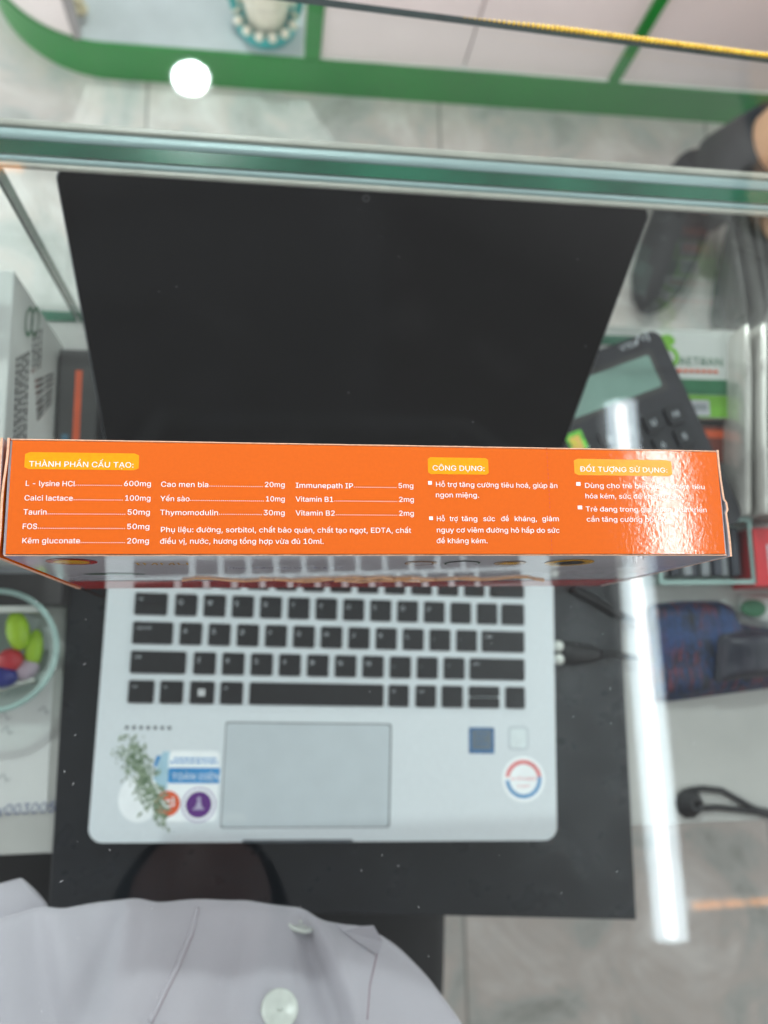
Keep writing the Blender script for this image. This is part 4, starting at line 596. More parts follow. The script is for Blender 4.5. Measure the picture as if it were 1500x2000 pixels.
t = thing('ceiling_strip_lamp', 'short amber strip lamp overhead, mirrored as a small yellow dash at the glass edge', 'lamp', (-.55,1.046,1.40))
MB().box((0,-.008,0),(.085,.008,.006)).build('lamp_segment', M['amber'], t, bevel=.002)
MB().box((-.02,-.012,.0065),(.10,.012,.02)).build('housing', M['lamp_body'], t)

# ------------------------------------------------------------------ glass counter
ct = thing('glass_counter', 'glass topped shop counter with green edged panes and a pale inner shelf', 'counter', (.3,.0,ZF))
def loc(o): o.matrix_parent_inverse = ct.matrix_world.inverted(); return o
bpy.context.view_layer.update()
def SKEW(x): return .0059 - .0079*x
def sheet(name, x0, y0, z0, x1, y1, z1, face, edge, ends):
    """a pane: clear broad faces, tinted ground edges"""
    m = MB(); m.box((x0,y0,z0),(x1,y1,z1))
    dx, dy, dz = x1-x0, y1-y0, z1-z0
    thin = min(range(3), key=lambda i: (dx,dy,dz)[i])
    m.m = [0 if {0:2,1:2,2:1,3:0,4:1,5:0}[i] == thin else 1 for i in range(6)]
    return loc(m.build(name, [face, edge], ct))
tpn = sheet('top_pane', -.9, -.262, -.005, 1.5, .2885, 0, M['glass'], M['glass_edge_dark'], 0)
for v in tpn.data.vertices:                    # the far edge is cut a little askew
    if v.co.y > 0: v.co.y = .3016 - .0475*(v.co.x-.05)
sheet('front_pane', -.055, PANEL_Y, ZSH+.001, 1.45, PANEL_Y+.0072, -.0062, M['glass_panel'], M['glass_edge'], 0)
sheet('front_pane', -.86, PANEL_Y, ZSH+.001, -.0575, PANEL_Y+.0072, -.0062, M['glass_panel'], M['glass_edge'], 0)
loc(MB().box((-.88,PANEL_Y+.0075,-.022),(1.46,PANEL_Y+.0145,-.0062)).build('corner_trim', M['trim'], ct, bevel=.0025, seg=3, smooth=True))
loc(MB().box((-.88,PANEL_Y-.0036,-.0105),(1.46,PANEL_Y-.0003,-.0062)).build('corner_trim', M['trim'], ct, bevel=.0018, seg=3, smooth=True))
loc(MB().box((-.88,PANEL_Y-.0066,-.0090),(1.46,PANEL_Y-.0039,-.0062)).build('seal', M['trim_pale'], ct, bevel=.001))
loc(MB().box((-.88,PANEL_Y+.0148,-.0098),(1.46,PANEL_Y+.0185,-.0062)).build('seal', M['trim_pale'], ct, bevel=.001))
loc(MB().box((-.9,-.150,ZSH-.018),(1.5,.2195,ZSH)).build('shelf', [M['shelf']], ct, bevel=.001))
loc(MB().box((-.88,PANEL_Y-.004,ZF+.002),(1.46,PANEL_Y+.012,ZSH-.0185)).build('unseen_light_block', M['cab_white'], ct))  # hidden under the shelf, added to keep front light off the seller's floor
for x in (-.88, 1.45):
    for y in (-.14, .18):
        loc(MB().box((x-.012,y-.012,0+ZF),(x+.012,y+.012,ZSH-.019)).build('leg', M['trim'], ct, bevel=.002))

# the front panes and their trims run a little askew to the carton
for o_ in ct.children:
    if o_.name.split('.')[0] in ('front_pane','corner_trim','seal','unseen_light_block'):
        for v in o_.data.vertices: v.co.y += SKEW(v.co.x)
# golden light strip reflected in the far glass edge, modelled as beads
g = MB()
a0 = at(905,57,-.004).x
n = 90
for i in range(n):
    xx = a0 + i*.0026
    k = min(1, .25 + i/26)
    yy_ = .3016 - .0475*(xx-.05)
    g.ball((xx, yy_-.0005, .0012*k), .00165*k, 0, 10, 6, (.80,1.0,.8))
tag(g.build('gold_edge_reflection', M['gold'], None, smooth='all'), 'golden light strip reflected in the far edge of the counter glass, modelled as beads', 'reflection')

# ------------------------------------------------------------------ cabinet across the aisle
cb = thing('display_cabinet', 'white cabinet with green frame and rounded end across the aisle', 'cabinet', (.3,.905,ZF))
bpy.context.view_layer.update()
def cl(o): o.matrix_parent_inverse = cb.matrix_world.inverted(); return o
def plan(off, x1=2.2, a1=200, cx=-.18, cy=1.105, R=.2):
    p = [(x1, cy-R+off)]
    for i in range(0, 25):
        a = math.radians(270 - (270-a1+90-90)*i/24)
        p.append((cx+(R-off)*math.cos(a), cy+(R-off)*math.sin(a)))
    return p
def wall(name, z0, z1, off, th, m, x1=2.2, a1=180):
    o = plan(off, x1, a1); q = plan(off+th, x1, a1)
    mb = MB(); mb.prism(o + q[::-1], z0, z1)
    return cl(mb.build(name, m, cb))
wall('base_rail', ZF, ZF+.078, 0, .006, M['cab_green'])
ZT = -.20
wall('top_rail', ZT, ZT+.06, 0, .03, M['cab_green'])
cl(MB().prism(plan(.004,2.2,180)+[(-.37,1.4),(2.2,1.4)], ZT+.0605, ZT+.0665).build('top_pane', M['glass_panel'], cb))
# open niche on the left, doors to the right
cl(MB().prism([(.126,.912),(.126,1.4)]+[(-.15,1.4),(-.36,1.25)]+[p for p in plan(.0065,.126,180)[::-1]][:24], ZF+.02, ZF+.0775).build('niche_floor', M['cab_in'], cb))
cl(MB().box((-.36,1.2,ZF+.08),(.126,1.21,ZT)).build('niche_back', M['cab_in'], cb))
cl(MB().box((.128,.906,ZF+.0785),(.153,.93,ZT)).build('post', M['cab_green'], cb, bevel=.001))
cl(MB().box((.632,.906,ZF+.0785),(.650,.93,ZT)).build('post', M['cab_green'], cb, bevel=.001))
cl(MB().box((1.2,.906,ZF+.0785),(1.22,.93,ZT)).build('post', M['cab_green'], cb, bevel=.001))
for x0, x1 in ((.1535,.384),(.387,.6315),(.6505,.92),(.923,1.1995),(1.2205,2.2)):
    cl(MB().box((x0,.912,ZF+.079),(x1,.928,ZT-.001)).build('door_panel', M['cab_white'], cb, bevel=.001))
cl(MB().box((.1535,.9285,ZF+.079),(2.2,.934,ZT-.001)).build('inner_panel', M['cab_seam'], cb))
pl = plan(.006, .0, 200)
# curved corner panel
pa = [p for p in pl if p[0] < -.212]
pb = [p for p in plan(.02, .0, 200) if p[0] < -.212]
cl(MB().prism(pa + pb[::-1], ZF+.0785, ZT-.001).build('corner_panel', M['cab_white'], cb, smooth=True))
px_, py_ = pa[0]
cl(MB().box((px_-.004,py_-.004,ZF+.0785),(px_+.006,py_+.016,ZT-.002)).build('corner_strip', M['cab_seam'], cb))

tb = thing('teal_basket', 'small teal basket with pearl beads standing in the cabinet niche', 'basket', at_y(520,78,.965))
tb.location.z = ZF+.0785
MB().lathe([(.046,0),(.049,.006),(.049,.014),(.044,.02),(.040,.02),(.040,.008),(.001,.008)], 36, close=False).build('rim', M['teal'], tb, smooth=True)
b = MB()
for i in range(14):
    a = 2*math.pi*i/14; b.ball((.047*math.cos(a), .047*math.sin(a), .027), .0075)
b.build('bead_row', M['pearl'], tb, smooth='all')
MB().lathe([(.030,.01),(.036,.05),(.042,.09),(.046,.13),(.043,.13),(.03,.03)], 30, close=False).build('body', M['pearl'], tb, smooth=True)
for sx in (-1, 1):
    MB().tube([(sx*.047,0,.02),(sx*.054,0,.06),(sx*.055,0,.11),(sx*.048,0,.15)], .006, 8).build('handle', M['teal'], tb, smooth=True)
for px, yy, lab in ((300,1.06,'lilac ceramic jar, the left one in the cabinet niche'),(352,1.06,'lilac ceramic jar, the one nearer the teal basket in the niche')):
    p = at_y(px, 12, yy)
    o = MB().lathe([(.001,0),(.02,0),(.027,.012),(.029,.04),(.025,.06),(.027,.066),(.001,.07)], 30).build('jar', M['jar'], None, smooth=True)
    o.location = (p.x, p.y, ZF+.0785); tag(o, lab, 'jar', 'lilac jars in the niche')
p = at_y(158, 66, .955)
b = MB()
for i in range(9):
    a = i*2.4; b.ball((.011*math.cos(a), .011*math.sin(a), .012+.005*i), .011, 0, 10, 8, (1,1,.8))
o = b.build('knitted_ornament', M['cream'], None, smooth='all'); o.location = (p.x, p.y, ZF+.078)
tag(o, 'small cream knitted ornament in the left corner of the niche', 'ornament')

# ------------------------------------------------------------------ black board and laptop
bl, br_, tl_ = at(95,1772,ZBD), at(1243,1797,ZBD), at(132,1150,ZBD)
mb = MB()
x0, x1 = -.055, br_.x+.003
mb.add([(bl.x,bl.y,ZSH+.0003),(br_.x,br_.y,ZSH+.0003),(br_.x+.006,.18,ZSH+.0003),(tl_.x+.002,.18,ZSH+.0003),
        (bl.x,bl.y,ZBD),(br_.x,br_.y,ZBD),(br_.x+.006,.18,ZBD),(tl_.x+.002,.18,ZBD)],
       [(0,3,2,1),(4,5,6,7),(0,1,5,4),(1,2,6,5),(2,3,7,6),(3,0,4,7)])
tag(mb.build('black_board', M['board'], None, bevel=.0008), 'large glossy black board under the laptop, reaching over the shelf edge', 'board')

lp = thing('laptop', 'open silver laptop with dark screen and black keys under the counter glass', 'laptop', (-.0106,-.0567,ZK), -.0381)
LPM = Matrix.Translation((-.0106,-.0567,ZK)) @ Matrix.Rotation(-.0381, 4, 'Z')
LPI = LPM.inverted()
def lpx(px, py, dz=0):
    v = LPI @ at(px, py, ZK+dz); return (v.x, v.y)
KW, KP = .262, .018714
DK = -.0008
base = MB(); base.prism(rrect(-.0181,-.0853,.2837,.158,.009,8), -.0143, DK)
base.build('base', M['silver'], lp, bevel=.0022, seg=3, smooth=True)
# front notch
a_, b_ = lpx(472,1648), lpx(690,1652)
MB().box((a_[0],-.0858,-.006),(b_[0],-.0835,DK+.0002)).build('front_notch', M['groove'], lp, bevel=.0008)
kb = MB().prism(rrect(-.0035,-.004,KW+.0035,5.75*KP,.003,4), DK, DK+.0003).build('keyboard', M['silver2'], lp)
def key(u0, u1, row, leg='', small=False, h=.0143, y0=None, bright=False):
    x0 = u0*KP; x1 = u1*KP; y = row*KP if y0 is None else y0
    m = MB()
    m.prism(rrect(x0, y, x1, y+h, .0012, 3), DK+.0004, .0007)
    e = .0060 if not small else .0034
    if leg:
        w = text_width(leg)*e*.9
        put_text(m, leg, (x0+.0022, y+h-.0022-e*.75, .00078), (1,0,0), (0,1,0), e*.95, w, mi=1)
    if bright == 'win':
        cx, cy = (x0+x1)/2-.0004, y+h*.5
        for sx in (0,1):
            for sy in (0,1):
                m.box((cx-.0022+sx*.0023, cy-.0022+sy*.0023, .0007),(cx-.0002+sx*.0023, cy-.0002+sy*.0023,.00078), 2)
    m.build('key', [M['key'], M['legend'], M['legend_b']], kb)
for u0,u1,l,q in ((0,.86,'ctrl',1),(1.06,1.84,'fn',1),(2.07,2.9,'','win'),(3.1,3.88,'alt',1),(4.1,8.82,'',1),(9.0,9.73,'alt',1),(9.98,10.72,'ctrl',1),(10.93,11.7,'',1),(13.28,14,'',1)):
    key(u0,u1,0,l,True,bright=q)
key(11.92,13.05,0,'',True,h=.0068); key(11.92,13.05,0,'',True,h=.0068,y0=.0075)
U = .985
key(0,1.88,1,'shift',True)
for i,l in enumerate('ZXCVBNM'): key(2.13+i*U,2.13+i*U+.765,1,l)
for i in range(7,10): key(2.13+i*U,2.13+i*U+.765,1,',.-'[i-7])
key(11.95,14,1,'shift',True)
key(0,1.37,2,'caps lock',True)
for i,l in enumerate('ASDFGHJKL'): key(1.6+i*U,1.6+i*U+.765,2,l)
for i in range(9,11): key(1.6+i*U,1.6+i*U+.765,2,',.'[i-9])
key(12.4,14,2,'enter',True)
key(0,1.12,3,'tab',True)
for i,l in enumerate('QWERTYUIOP'): key(1.38+i*U,1.38+i*U+.765,3,l)
for i in range(10,12): key(1.38+i*U,1.38+i*U+.765,3)
key(13.14,14,3)
key(0,.74,4)
for i,l in enumerate('1234567890'): key(.9+i*U,.9+i*U+.765,4,l)
for i in range(10,12): key(.9+i*U,.9+i*U+.765,4)
key(12.7,14,4)
for i in range(14): key(i*1.005, i*1.005+.86, 5, '', h=.0085)
# touchpad
c = [lpx(433,1613), lpx(758,1618), lpx(763,1415), lpx(441,1413)]
x0, x1 = (c[0][0]+c[3][0])/2, (c[1][0]+c[2][0])/2; y0, y1 = (c[0][1]+c[1][1])/2, (c[2][1]+c[3][1])/2
MB().prism(rrect(x0-.0006,y0-.0006,x1+.0010,y1+.0008,.002,4), DK, DK+.0001).build('touchpad_groove', M['groove'], lp)
MB().prism(rrect(x0,y0,x1,y1,.002,4), DK, DK+.0003).build('touchpad', M['pad'], lp)
# maker's small raised marks
b = MB(); a_ = lpx(244,1421)
for i in range(7):
    b.box((a_[0]+i*.0044, a_[1]-.0011, DK),(a_[0]+i*.0044+.0022, a_[1]+.0011, DK+.00012))
b.build('embossed_marks', M['groove'], lp)
# round coloured sticker, blue square sticker, sensor
def spt(px, py): return lpx(px, py)
sx, sy = spt(1023,1522)
sk = MB().prism(disc(sx,sy,.0148,40), DK, DK+.00015).build('round_sticker', M['st_white'], lp)
b = MB(); ring(b, sx,sy,.0098,.0124, DK+.00022, 8, 172, 30); b.build('red_arc', M['st_red'], sk)
b = MB(); ring(b, sx,sy,.0098,.0124, DK+.00022, 184, 368, 30); b.build('blue_arc', M['st_blue2'], sk)
b = MB()
put_text(b, 'chat', (sx-.009,sy-.0006,DK+.00022), (1,0,0),(0,1,0), .0042, .018, REG)
put_text(b, 'con', (sx-.0045,sy-.0052,DK+.00022), (1,0,0),(0,1,0), .0036, .009)
b.build('lettering', M['st_red'], sk)
q0 = spt(916,1472); q1 = spt(966,1421)
sk = MB().prism(rrect(q0[0],q0[1],q1[0],q1[1],.0008,3), DK, DK+.00015).build('square_sticker', M['st_navy'], lp)
MB().prism(rrect(q0[0]+.0022,q0[1]+.003,q1[0]-.0022,q1[1]-.0018,.0006,3), DK+.00015, DK+.0002).build('sticker_centre', M['st_grey'], sk)
b = MB()
for i in range(3): b.box((q0[0]+.0045,q0[1]+.006+i*.0032,DK+.0002),(q1[0]-.0045-.002*(i%2),q1[1]*0+q0[1]+.0068+i*.0032,DK+.00024))
b.build('sticker_lines', M['st_navy'], sk)
q0 = spt(996,1462); q1 = spt(1030,1422)
MB().prism(rrect(q0[0]-.0012,q0[1]-.0012,q1[0]+.0012,q1[1]+.0012,.003,4), DK, DK+.0001).build('sensor_rim', M['pad'], lp)
MB().prism(rrect(q0[0]+.0006,q0[1]+.0006,q1[0]-.0006,q1[1]-.0006,.0015,4), DK, DK+.0003).build('fingerprint_sensor', M['sensor'], lp)
# service sticker, bottom left
z1, z2, z3 = DK+.00012, DK+.00018, DK+.00024
P = lambda px, py: spt(px, py)
q0, q1 = P(322,1605), P(430,1467)
sk = MB().prism(rrect(q0[0],q0[1],q1[0],q1[1],.003,4), DK, z1).build('service_sticker', M['st_white'], lp)
cx, cy = P(272,1560)
MB().prism(disc(cx,cy,.0130,36,.0145), DK, z1).build('white_oval', M['st_white'], sk)
q0, q1 = P(300,1535), P(345,1478)
MB().prism([P(292,1540),P(345,1545),P(372,1470),P(318,1468)], DK, z1-.00002).build('sky_patch', M['st_sky'], sk)
rnd = random.Random(3); b = MB()
for i in range(420):
    f = rnd.random(); cx_, cy_ = 252+70*f**1.15, 1462+135*f
    w = 26 - 8*f
    x, y = P(cx_+rnd.gauss(0,w*.55), cy_+rnd.gauss(0,13))
    r = rnd.uniform(.0005,.0017); a = rnd.random()*3
    b.add([(x+r*1.7*math.cos(a),y+r*1.7*math.sin(a),z2+i*2e-7),(x-r*.6*math.sin(a),y+r*.6*math.cos(a),z2+i*2e-7),(x-r*1.7*math.cos(a),y-r*1.7*math.sin(a),z2+i*2e-7),(x+r*.6*math.sin(a),y-r*.6*math.cos(a),z2+i*2e-7)], [(0,1,2,3)])
b.build('tree_print', M['st_green'], sk)
q0, q1 = P(327,1530), P(430,1500)
o = MB().prism(rrect(q0[0],q0[1],q1[0],q1[1],.0012,3), z1, z2).build('blue_label', M['st_blue'], sk)
b = MB(); a_ = P(334,1523); put_text(b, 'TOÀN DIỆN', (a_[0],a_[1],z3), (1,0,0),(0,1,0), .0074, .0305, BOLD)
b.build('lettering', M['st_white'], sk)
b = MB()
for yy, xa, xb in ((1482,340,424),(1489,332,426)):
    a_, e_ = P(xa,yy), P(xb,yy); xx = a_[0]
    while xx < e_[0]:
        w = rnd.uniform(.0012,.0035); b.box((xx,a_[1]-.0006,z1),(min(xx+w,e_[0]),a_[1]+.0006,z2)); xx += w+.0007
a_ = P(300,1488); b.prism([(a_[0],a_[1]-.003),(a_[0]+.002,a_[1]-.003),(a_[0]+.0045,a_[1]+.004),(a_[0]+.0015,a_[1]+.0035)], z1, z2)
b.build('blue_lettering', M['st_blue'], sk)
cx, cy = P(327,1570)
MB().prism(disc(cx,cy,.0078,32), z1, z2).build('orange_disc', M['st_orange'], sk)
b = MB(); b.tube([(cx-.004,cy+.002,z3),(cx-.001,cy-.002,z3),(cx+.004,cy-.001,z3),(cx+.003,cy+.004,z3)], .0005, 6, flat=.1); ring(b,cx,cy,.0015,.0025,z3,20,300,12); b.build('disc_mark', M['st_white'], sk)
cx, cy = P(388,1572)
b = MB(); ring(b,cx,cy,.0098,.0108,z2); b.build('lilac_ring', M['st_lilac'], sk)
MB().prism(disc(cx,cy,.0081,32), z1, z2).build('purple_disc', M['st_purple'], sk)
b = MB(); b.prism(disc(cx,cy+.0035,.0012,12), z2, z3); b.prism([(cx-.001,cy+.002),(cx+.0012,cy+.002),(cx+.0018,cy-.001),(cx+.004,cy-.003),(cx-.0042,cy-.003),(cx-.0016,cy-.001)], z2, z3); b.build('disc_mark', M['st_lilac'], sk)
# screen lid
ld = bpy.data.objects.new('screen_lid', None); ld.empty_display_size = .02
sw, sh, sth, dl = .3079, .2043, 1.015, .0291
b = MB()
b.M = Matrix.Translation((-.0231,.1554,.0024)) @ Matrix.Rotation(dl, 4, 'Z') @ Matrix.Rotation(sth, 4, 'X')
b.prism(rrect(0,.0,sw,sh,.0075,8), -.0055, -.0008)
ld = b.build('screen_lid', M['lid_back'], lp, bevel=.0012, smooth=True)
b2 = MB(); b2.M = b.M; b2.prism(rrect(.0007,.004,sw-.0007,sh-.0007,.007,8), -.0008, 0)
b2.build('screen', M['black_gloss'], ld)
b2 = MB(); b2.M = b.M; b2.lathe([(.0008,.0002),(.0022,.0002),(.0022,0)], 16, c=(sw*.5,sh-.006,0), close=False)
b2.build('webcam', M['bezel'], ld)
b2 = MB(); b2.M = b.M; b2.tube([(.03,-.004,-.006),(sw-.03,-.004,-.006)], .005, 12)
b2.build('hinge', M['bezel'], lp)

# ------------------------------------------------------------------ orange carton (corner at the origin, standing on the glass)
bx = thing('medicine_carton', 'glossy orange medicine carton with white ingredient print lying on the glass', 'carton', (0,0,0))
Z0 = .0004
def ztop(x, y):                                # the lid bows a little towards its ends
    u = x/L_BOX; v = y/W_BOX
    return H_BOX - .00035*(1 - 4*u*(1-u))**3 + .0002*math.sin(v*3.14) + TILT*max(0, u-.86)**2
TILT = 0.0
def tp(px, py, lift=0):
    p = at(px, py, H_BOX); return Vector((p.x, p.y, ztop(p.x, p.y)+lift))
# body: sheets of card
b = MB()
nx, ny = 72, 12
e = .0006
b.grid(lambda u, v: (e+u*(L_BOX-2*e), e+v*(W_BOX-2*e), ztop(e+u*(L_BOX-2*e), e+v*(W_BOX-2*e))), nx, ny, 0)
b.build('orange_panel', M['orange'], bx, smooth='all')
# front and back panels with a soft bulge, rolled over into the lid
def face_y(sign):
    y0 = 0 if sign < 0 else W_BOX
    def f(u, v):
        x = u*L_BOX; z = Z0 + v*(H_BOX-.0006-Z0)
        bulge = .0004*math.sin(math.pi*u)**.6*math.sin(math.pi*v) if 0 < u < 1 and 0 < v < 1 else 0
        flare = .0022*max(0, u-.80)**1.0*5*(math.sin(math.pi*min(1,v*1.15))) if u < 1 else 0
        return (x, y0 + sign*(bulge*.8) - sign*flare*.25*(1-u)*4, z)
    return f
def fy(x, z):
    return face_y(-1)(min(1,max(0,x/L_BOX)), min(1,max(0,(z-Z0)/(H_BOX-.0006-Z0))))[1]
b = MB(); b.grid(face_y(-1), 60, 24, 0); fp = b.build('front_panel', M['card_white'], bx, smooth='all')
b = MB(); b.grid(lambda u, v: face_y(1)(1-u, v), 60, 24, 0); b.build('back_panel', M['card_white'], bx, smooth='all')
b = MB(); b.box((0,.0004,Z0),(L_BOX,W_BOX-.0004,Z0+.0004)); b.build('base_panel', M['card_white'], bx)
# worn white folds along the top
b = MB()
b.tube([(L_BOX*i/60, .00025, ztop(L_BOX*i/60,0)-.00045+.00012*random.uniform(-1,1)) for i in range(61)], .00024, 8)
b.tube([(L_BOX*i/60, W_BOX-.00025, ztop(L_BOX*i/60,W_BOX)-.00035+.0001*random.uniform(-1,1)) for i in range(61)], .00024, 8)
b.build('worn_fold', M['card_edge'], bx, smooth='all')
# tucked end flaps with raw card edges
def flap(xs, wob, name, m):
    b = MB()
    n = 30
    def outer(v): return xs + wob(v)
    vs = []
    for i in range(n+1):
        v = i/n; y = -.0002 + v*(W_BOX+.0004)
        xo = outer(v); xi = xo - math.copysign(.0007, xs-.1)
        vs += [(xi,y,Z0),(xo,y,Z0),(xo,y,H_BOX-.0003),(xi,y,H_BOX-.0003)]
    fs = []; mi = []
    for i in range(n):
        a, c = 4*i, 4*(i+1)
        for k in range(4): fs.append((a+k, a+(k+1)%4, c+(k+1)%4, c+k))
    fs += [(0,1,2,3), tuple(4*n+k for k in (3,2,1,0))]
    b.add(vs, fs)
    b.m = [(1 if i % 4 == 2 else 0) for i in range(4*n)] + [1,1]
    return b.build(name, [m, M['card_edge']], bx)
flap(-.0010, lambda v: -.0011*(1-v)+.0002*math.sin(9*v), 'end_flap', M['orange'])
flap(-.0027, lambda v: -.0003*(1-v)+.0002*math.sin(5*v), 'end_flap', M['card_white'])
flap(L_BOX+.0012, lambda v: .0006*math.sin(4.2*v+1)+(.0007 if .40 < v < .52 else 0)-.0004*v, 'end_flap', M['card_white'])
for x in (0, L_BOX): MB().box((x-.0004,.0005,Z0+.0004),(x+.0003,W_BOX-.0005,H_BOX-.0012)).build('end_panel', M['card_white'], bx)

# print on the orange panel
pt = MB(); EM = .00318
def line(s, xa, xb, yb, em=EM, G=REG):
    A = tp(xa, yb, .00014); B = tp(xb, yb, .00014)
    w = B.x - A.x
    n = max(1, len(s)); ux = Vector((B.x-A.x, 0, B.z-A.z)).normalized()
    put_text(pt if G is REG else hd, s, A, ux, (0,1,0), em, w, G)
def dots(xa, xb, yb):
    A = tp(xa, yb-1.2, .00014); B = tp(xb, yb-1.2, .00014)
    n = int((B.x-A.x)/.00060)
    for i in range(n):
        x = A.x+(B.x-A.x)*i/max(1,n-1)
        pt.add([(x-.00011,A.y-.00011,ztop(x,A.y)+.00014),(x+.00011,A.y-.00011,ztop(x,A.y)+.00014),(x+.00011,A.y+.00011,ztop(x,A.y)+.00014),(x-.00011,A.y+.00011,ztop(x,A.y)+.00014)], [(0,1,2,3)])
for s,xa,xb,v,va,vb,y in (('L - lysine HCl',49,147,'600mg',241,296,949),('Calci lactace',47,143,'100mg',243,295,977.5),('Taurin',45,92,'50mg',248,294,1005),('FOS',43,73,'50mg',247,293,1033),('Kẽm gluconate',42,157,'20mg',247,292,1061),
    ('Cao men bia',314,408,'20mg',516,557,951),('Yến sào',313,371,'10mg',518,557,979),('Thymomodulin',312,427,'30mg',514,557,1006),
    ('Immunepath IP',577,690,'5mg',777,808,953),('Vitamin B1',577,652,'2mg',778,809,980),('Vitamin B2',577,655,'2mg',778,809,1007)):
    line(s, xa, xb, y); line(v, va, vb, y+.5); dots(xb+2, va-4, y)
line('Phụ liệu: đường, sorbitol, chất bảo quản, chất tạo ngọt, EDTA, chất', 313, 803, 1039.5)
line('điều vị, nước, hương tổng hợp vừa đủ 10ml.', 312, 633, 1062)
for s,xa,xb,y in (('Hỗ trợ tăng cường tiêu hoá, giúp ăn',850,1089,951),('ngon miệng.',850,936,971.5),('nguy cơ viêm đường hô hấp do sức',852,1093,1040),('đề kháng kém.',852,953,1061),
    ('Dùng cho trẻ biếng ăn, chậm tiêu',1141,1377,953),('hóa kém, sức đề kháng kém.',1142,1334,973.5),('Trẻ đang trong giai đoạn phát triển',1143,1381,999),('cần tăng cường bồi bổ.',1145,1306,1019)):
    line(s, xa, xb, y)
for w, xa, xb in (('Hỗ',852,869),('trợ',880,902),('tăng',913,946),('sức',958,984),('đề',997,1014),('kháng,',1002,1047),('giảm',1058,1092)):
    if w == 'đề': xa, xb = 978+0, 994+0
    if w == 'sức': xa, xb = 943, 967
    if w == 'tăng': xa, xb = 901, 933
    if w == 'trợ': xa, xb = 878, 894
    if w == 'kháng,': xa, xb = 1004, 1049
    line(w, xa, xb, 1018)
for xa, xb, ya, yb in ((836,843,947,940),(838,845,1016,1009),(1125,1133,949,942),(1128,1136,995,988)):
    A = tp(xa, ya, .00014); B = tp(xb, yb, .00014)
    pt.add([(A.x,A.y,A.z),(B.x,A.y,B.z),(B.x,B.y,B.z),(A.x,B.y,A.z)], [(0,1,2,3)])
pt.build('printed_text', M['ink_white'], bx)
for s, r, xa, xb, yb in (('THÀNH PHẦN CẤU TẠO:',(47,886,272,916),56,262,911),('CÔNG DỤNG:',(836,895,953,926),844,947,919),('ĐỐI TƯỢNG SỬ DỤNG:',(1122,899,1311,928),1132,1304,921)):
    A = tp(r[0], r[3]); B = tp(r[2], r[1])
    lb = MB(); pts = rrect(A.x, A.y, B.x, B.y, .0007, 4)
    n_ = 24                                    # a strip that follows the lid
    vs = []; 
    for i in range(n_+1):
        x = A.x+(B.x-A.x)*i/n_
        ins = .0006 if i in (0, n_) else 0
        vs += [(x, A.y+ins, ztop(x,A.y)+.00005),(x, B.y-ins, ztop(x,B.y)+.00005)]
    lb.add(vs, [(2*i,2*i+2,2*i+3,2*i+1) for i in range(n_)])
    lo = lb.build('heading_label', M['yellow'], bx, smooth='all')
    hd = MB(); line(s, xa, xb, yb, .0033, BOLD); hd.build('heading_text', M['ink_white'], lo)
# dashed tear line
b = MB()
for i in range(26):
    y = W_BOX*(i+.2)/26
    x = tp(1073, 980).x
    b.add([(x-.00012,y,ztop(x,y)+.00004),(x+.00012,y,ztop(x,y)+.00004),(x+.00012,y+.0009,ztop(x,y)+.00004),(x-.00012,y+.0009,ztop(x,y)+.00004)], [(0,1,2,3)])
b.build('tear_line', M['crease'], bx)

# print on the front panel
def fpnt(px, py):
    p = at_y(px, py, -.0008); return p.x, p.z
def fpoly(b, pts, off=.00012, mi=0):
    b.add([(x, fy(x, z)-off, z) for x, z in pts], [list(range(len(pts)))], mi)
zr = .034
b = MB(); n_ = 60
vs = []
for i in range(n_+1):
    x = .0006+(L_BOX-.0012)*i/n_
    top = zr + .004*math.sin(6*i/n_+.5) - .002
    for k in range(5):
        z = .0008 + (top-.0008)*k/4
        vs.append((x, fy(x,z)-.00012, z))
b.add(vs, [(5*i+k,5*(i+1)+k,5*(i+1)+k+1,5*i+k+1) for i in range(n_) for k in range(4)])
b.build('red_band', M['red'], fp, smooth='all')
def oval(name, px, py, rx, rz, m, inner=None, kx=.7):
    cx, cz = fpnt(px, py)
    b = MB(); fpoly(b, disc(cx,cz,rx,28,rz), .00018); o = b.build(name, m, fp)
    if inner: b = MB(); fpoly(b, disc(cx,cz,rx*kx,24,rz*kx), .00026); b.build('badge_centre', inner, o)
    return o
oval('badge', 140, 1101, .0078, .0078, M['red'], M['ink_gold'])
oval('badge', 822, 1103, .0056, .0056, M['ink_tan'], M['card_white'])
oval('badge', 903, 1103, .0062, .0062, M['ink_green'], M['card_white'], .9)
oval('badge', 996, 1103, .0056, .0056, M['ink_tan'], M['ink_gold'], .6)
oval('badge', 1112, 1102, .0085, .0090, M['ink_gold'], M['ink_dark'], .62)
b = MB()
a_ = fpnt(260,1104); put_text(b, 'IMMU', (a_[0],fy(*a_)-.0002,a_[1]-.004), (1,0,0),(0,0,1), .011, .018, REG)
b.build('gold_lettering', M['ink_gold'], fp)
b = MB()
a_ = fpnt(442,1105); e_ = fpnt(668,1105)
put_text(b, 'Thực phẩm bảo vệ sức khỏe', (a_[0],-.0016,a_[1]-.001), (1,0,0),(0,0,1), .0062, e_[0]-a_[0], REG, slant=.2)
b.build('front_lettering', M['ink_blue'], fp)
b = MB()
for k in range(3):
    xs = .045+.03*k
    pts = [(xs+.006*i, fy(xs+.006*i,.045)-.0003, .040+.006*math.sin(i*1.3+k*2)+.004*math.sin(i*.7)) for i in range(16)]
    b.tube(pts, .00045, 5, flat=.3)
b.build('swirl_print', M['ink_tan'], fp)
b = MB(); a_ = fpnt(190,1124); fpoly(b, disc(a_[0]+.006,a_[1],.011,20,.0022), .0002); b.build('leaf_print', M['ink_green'], fp)

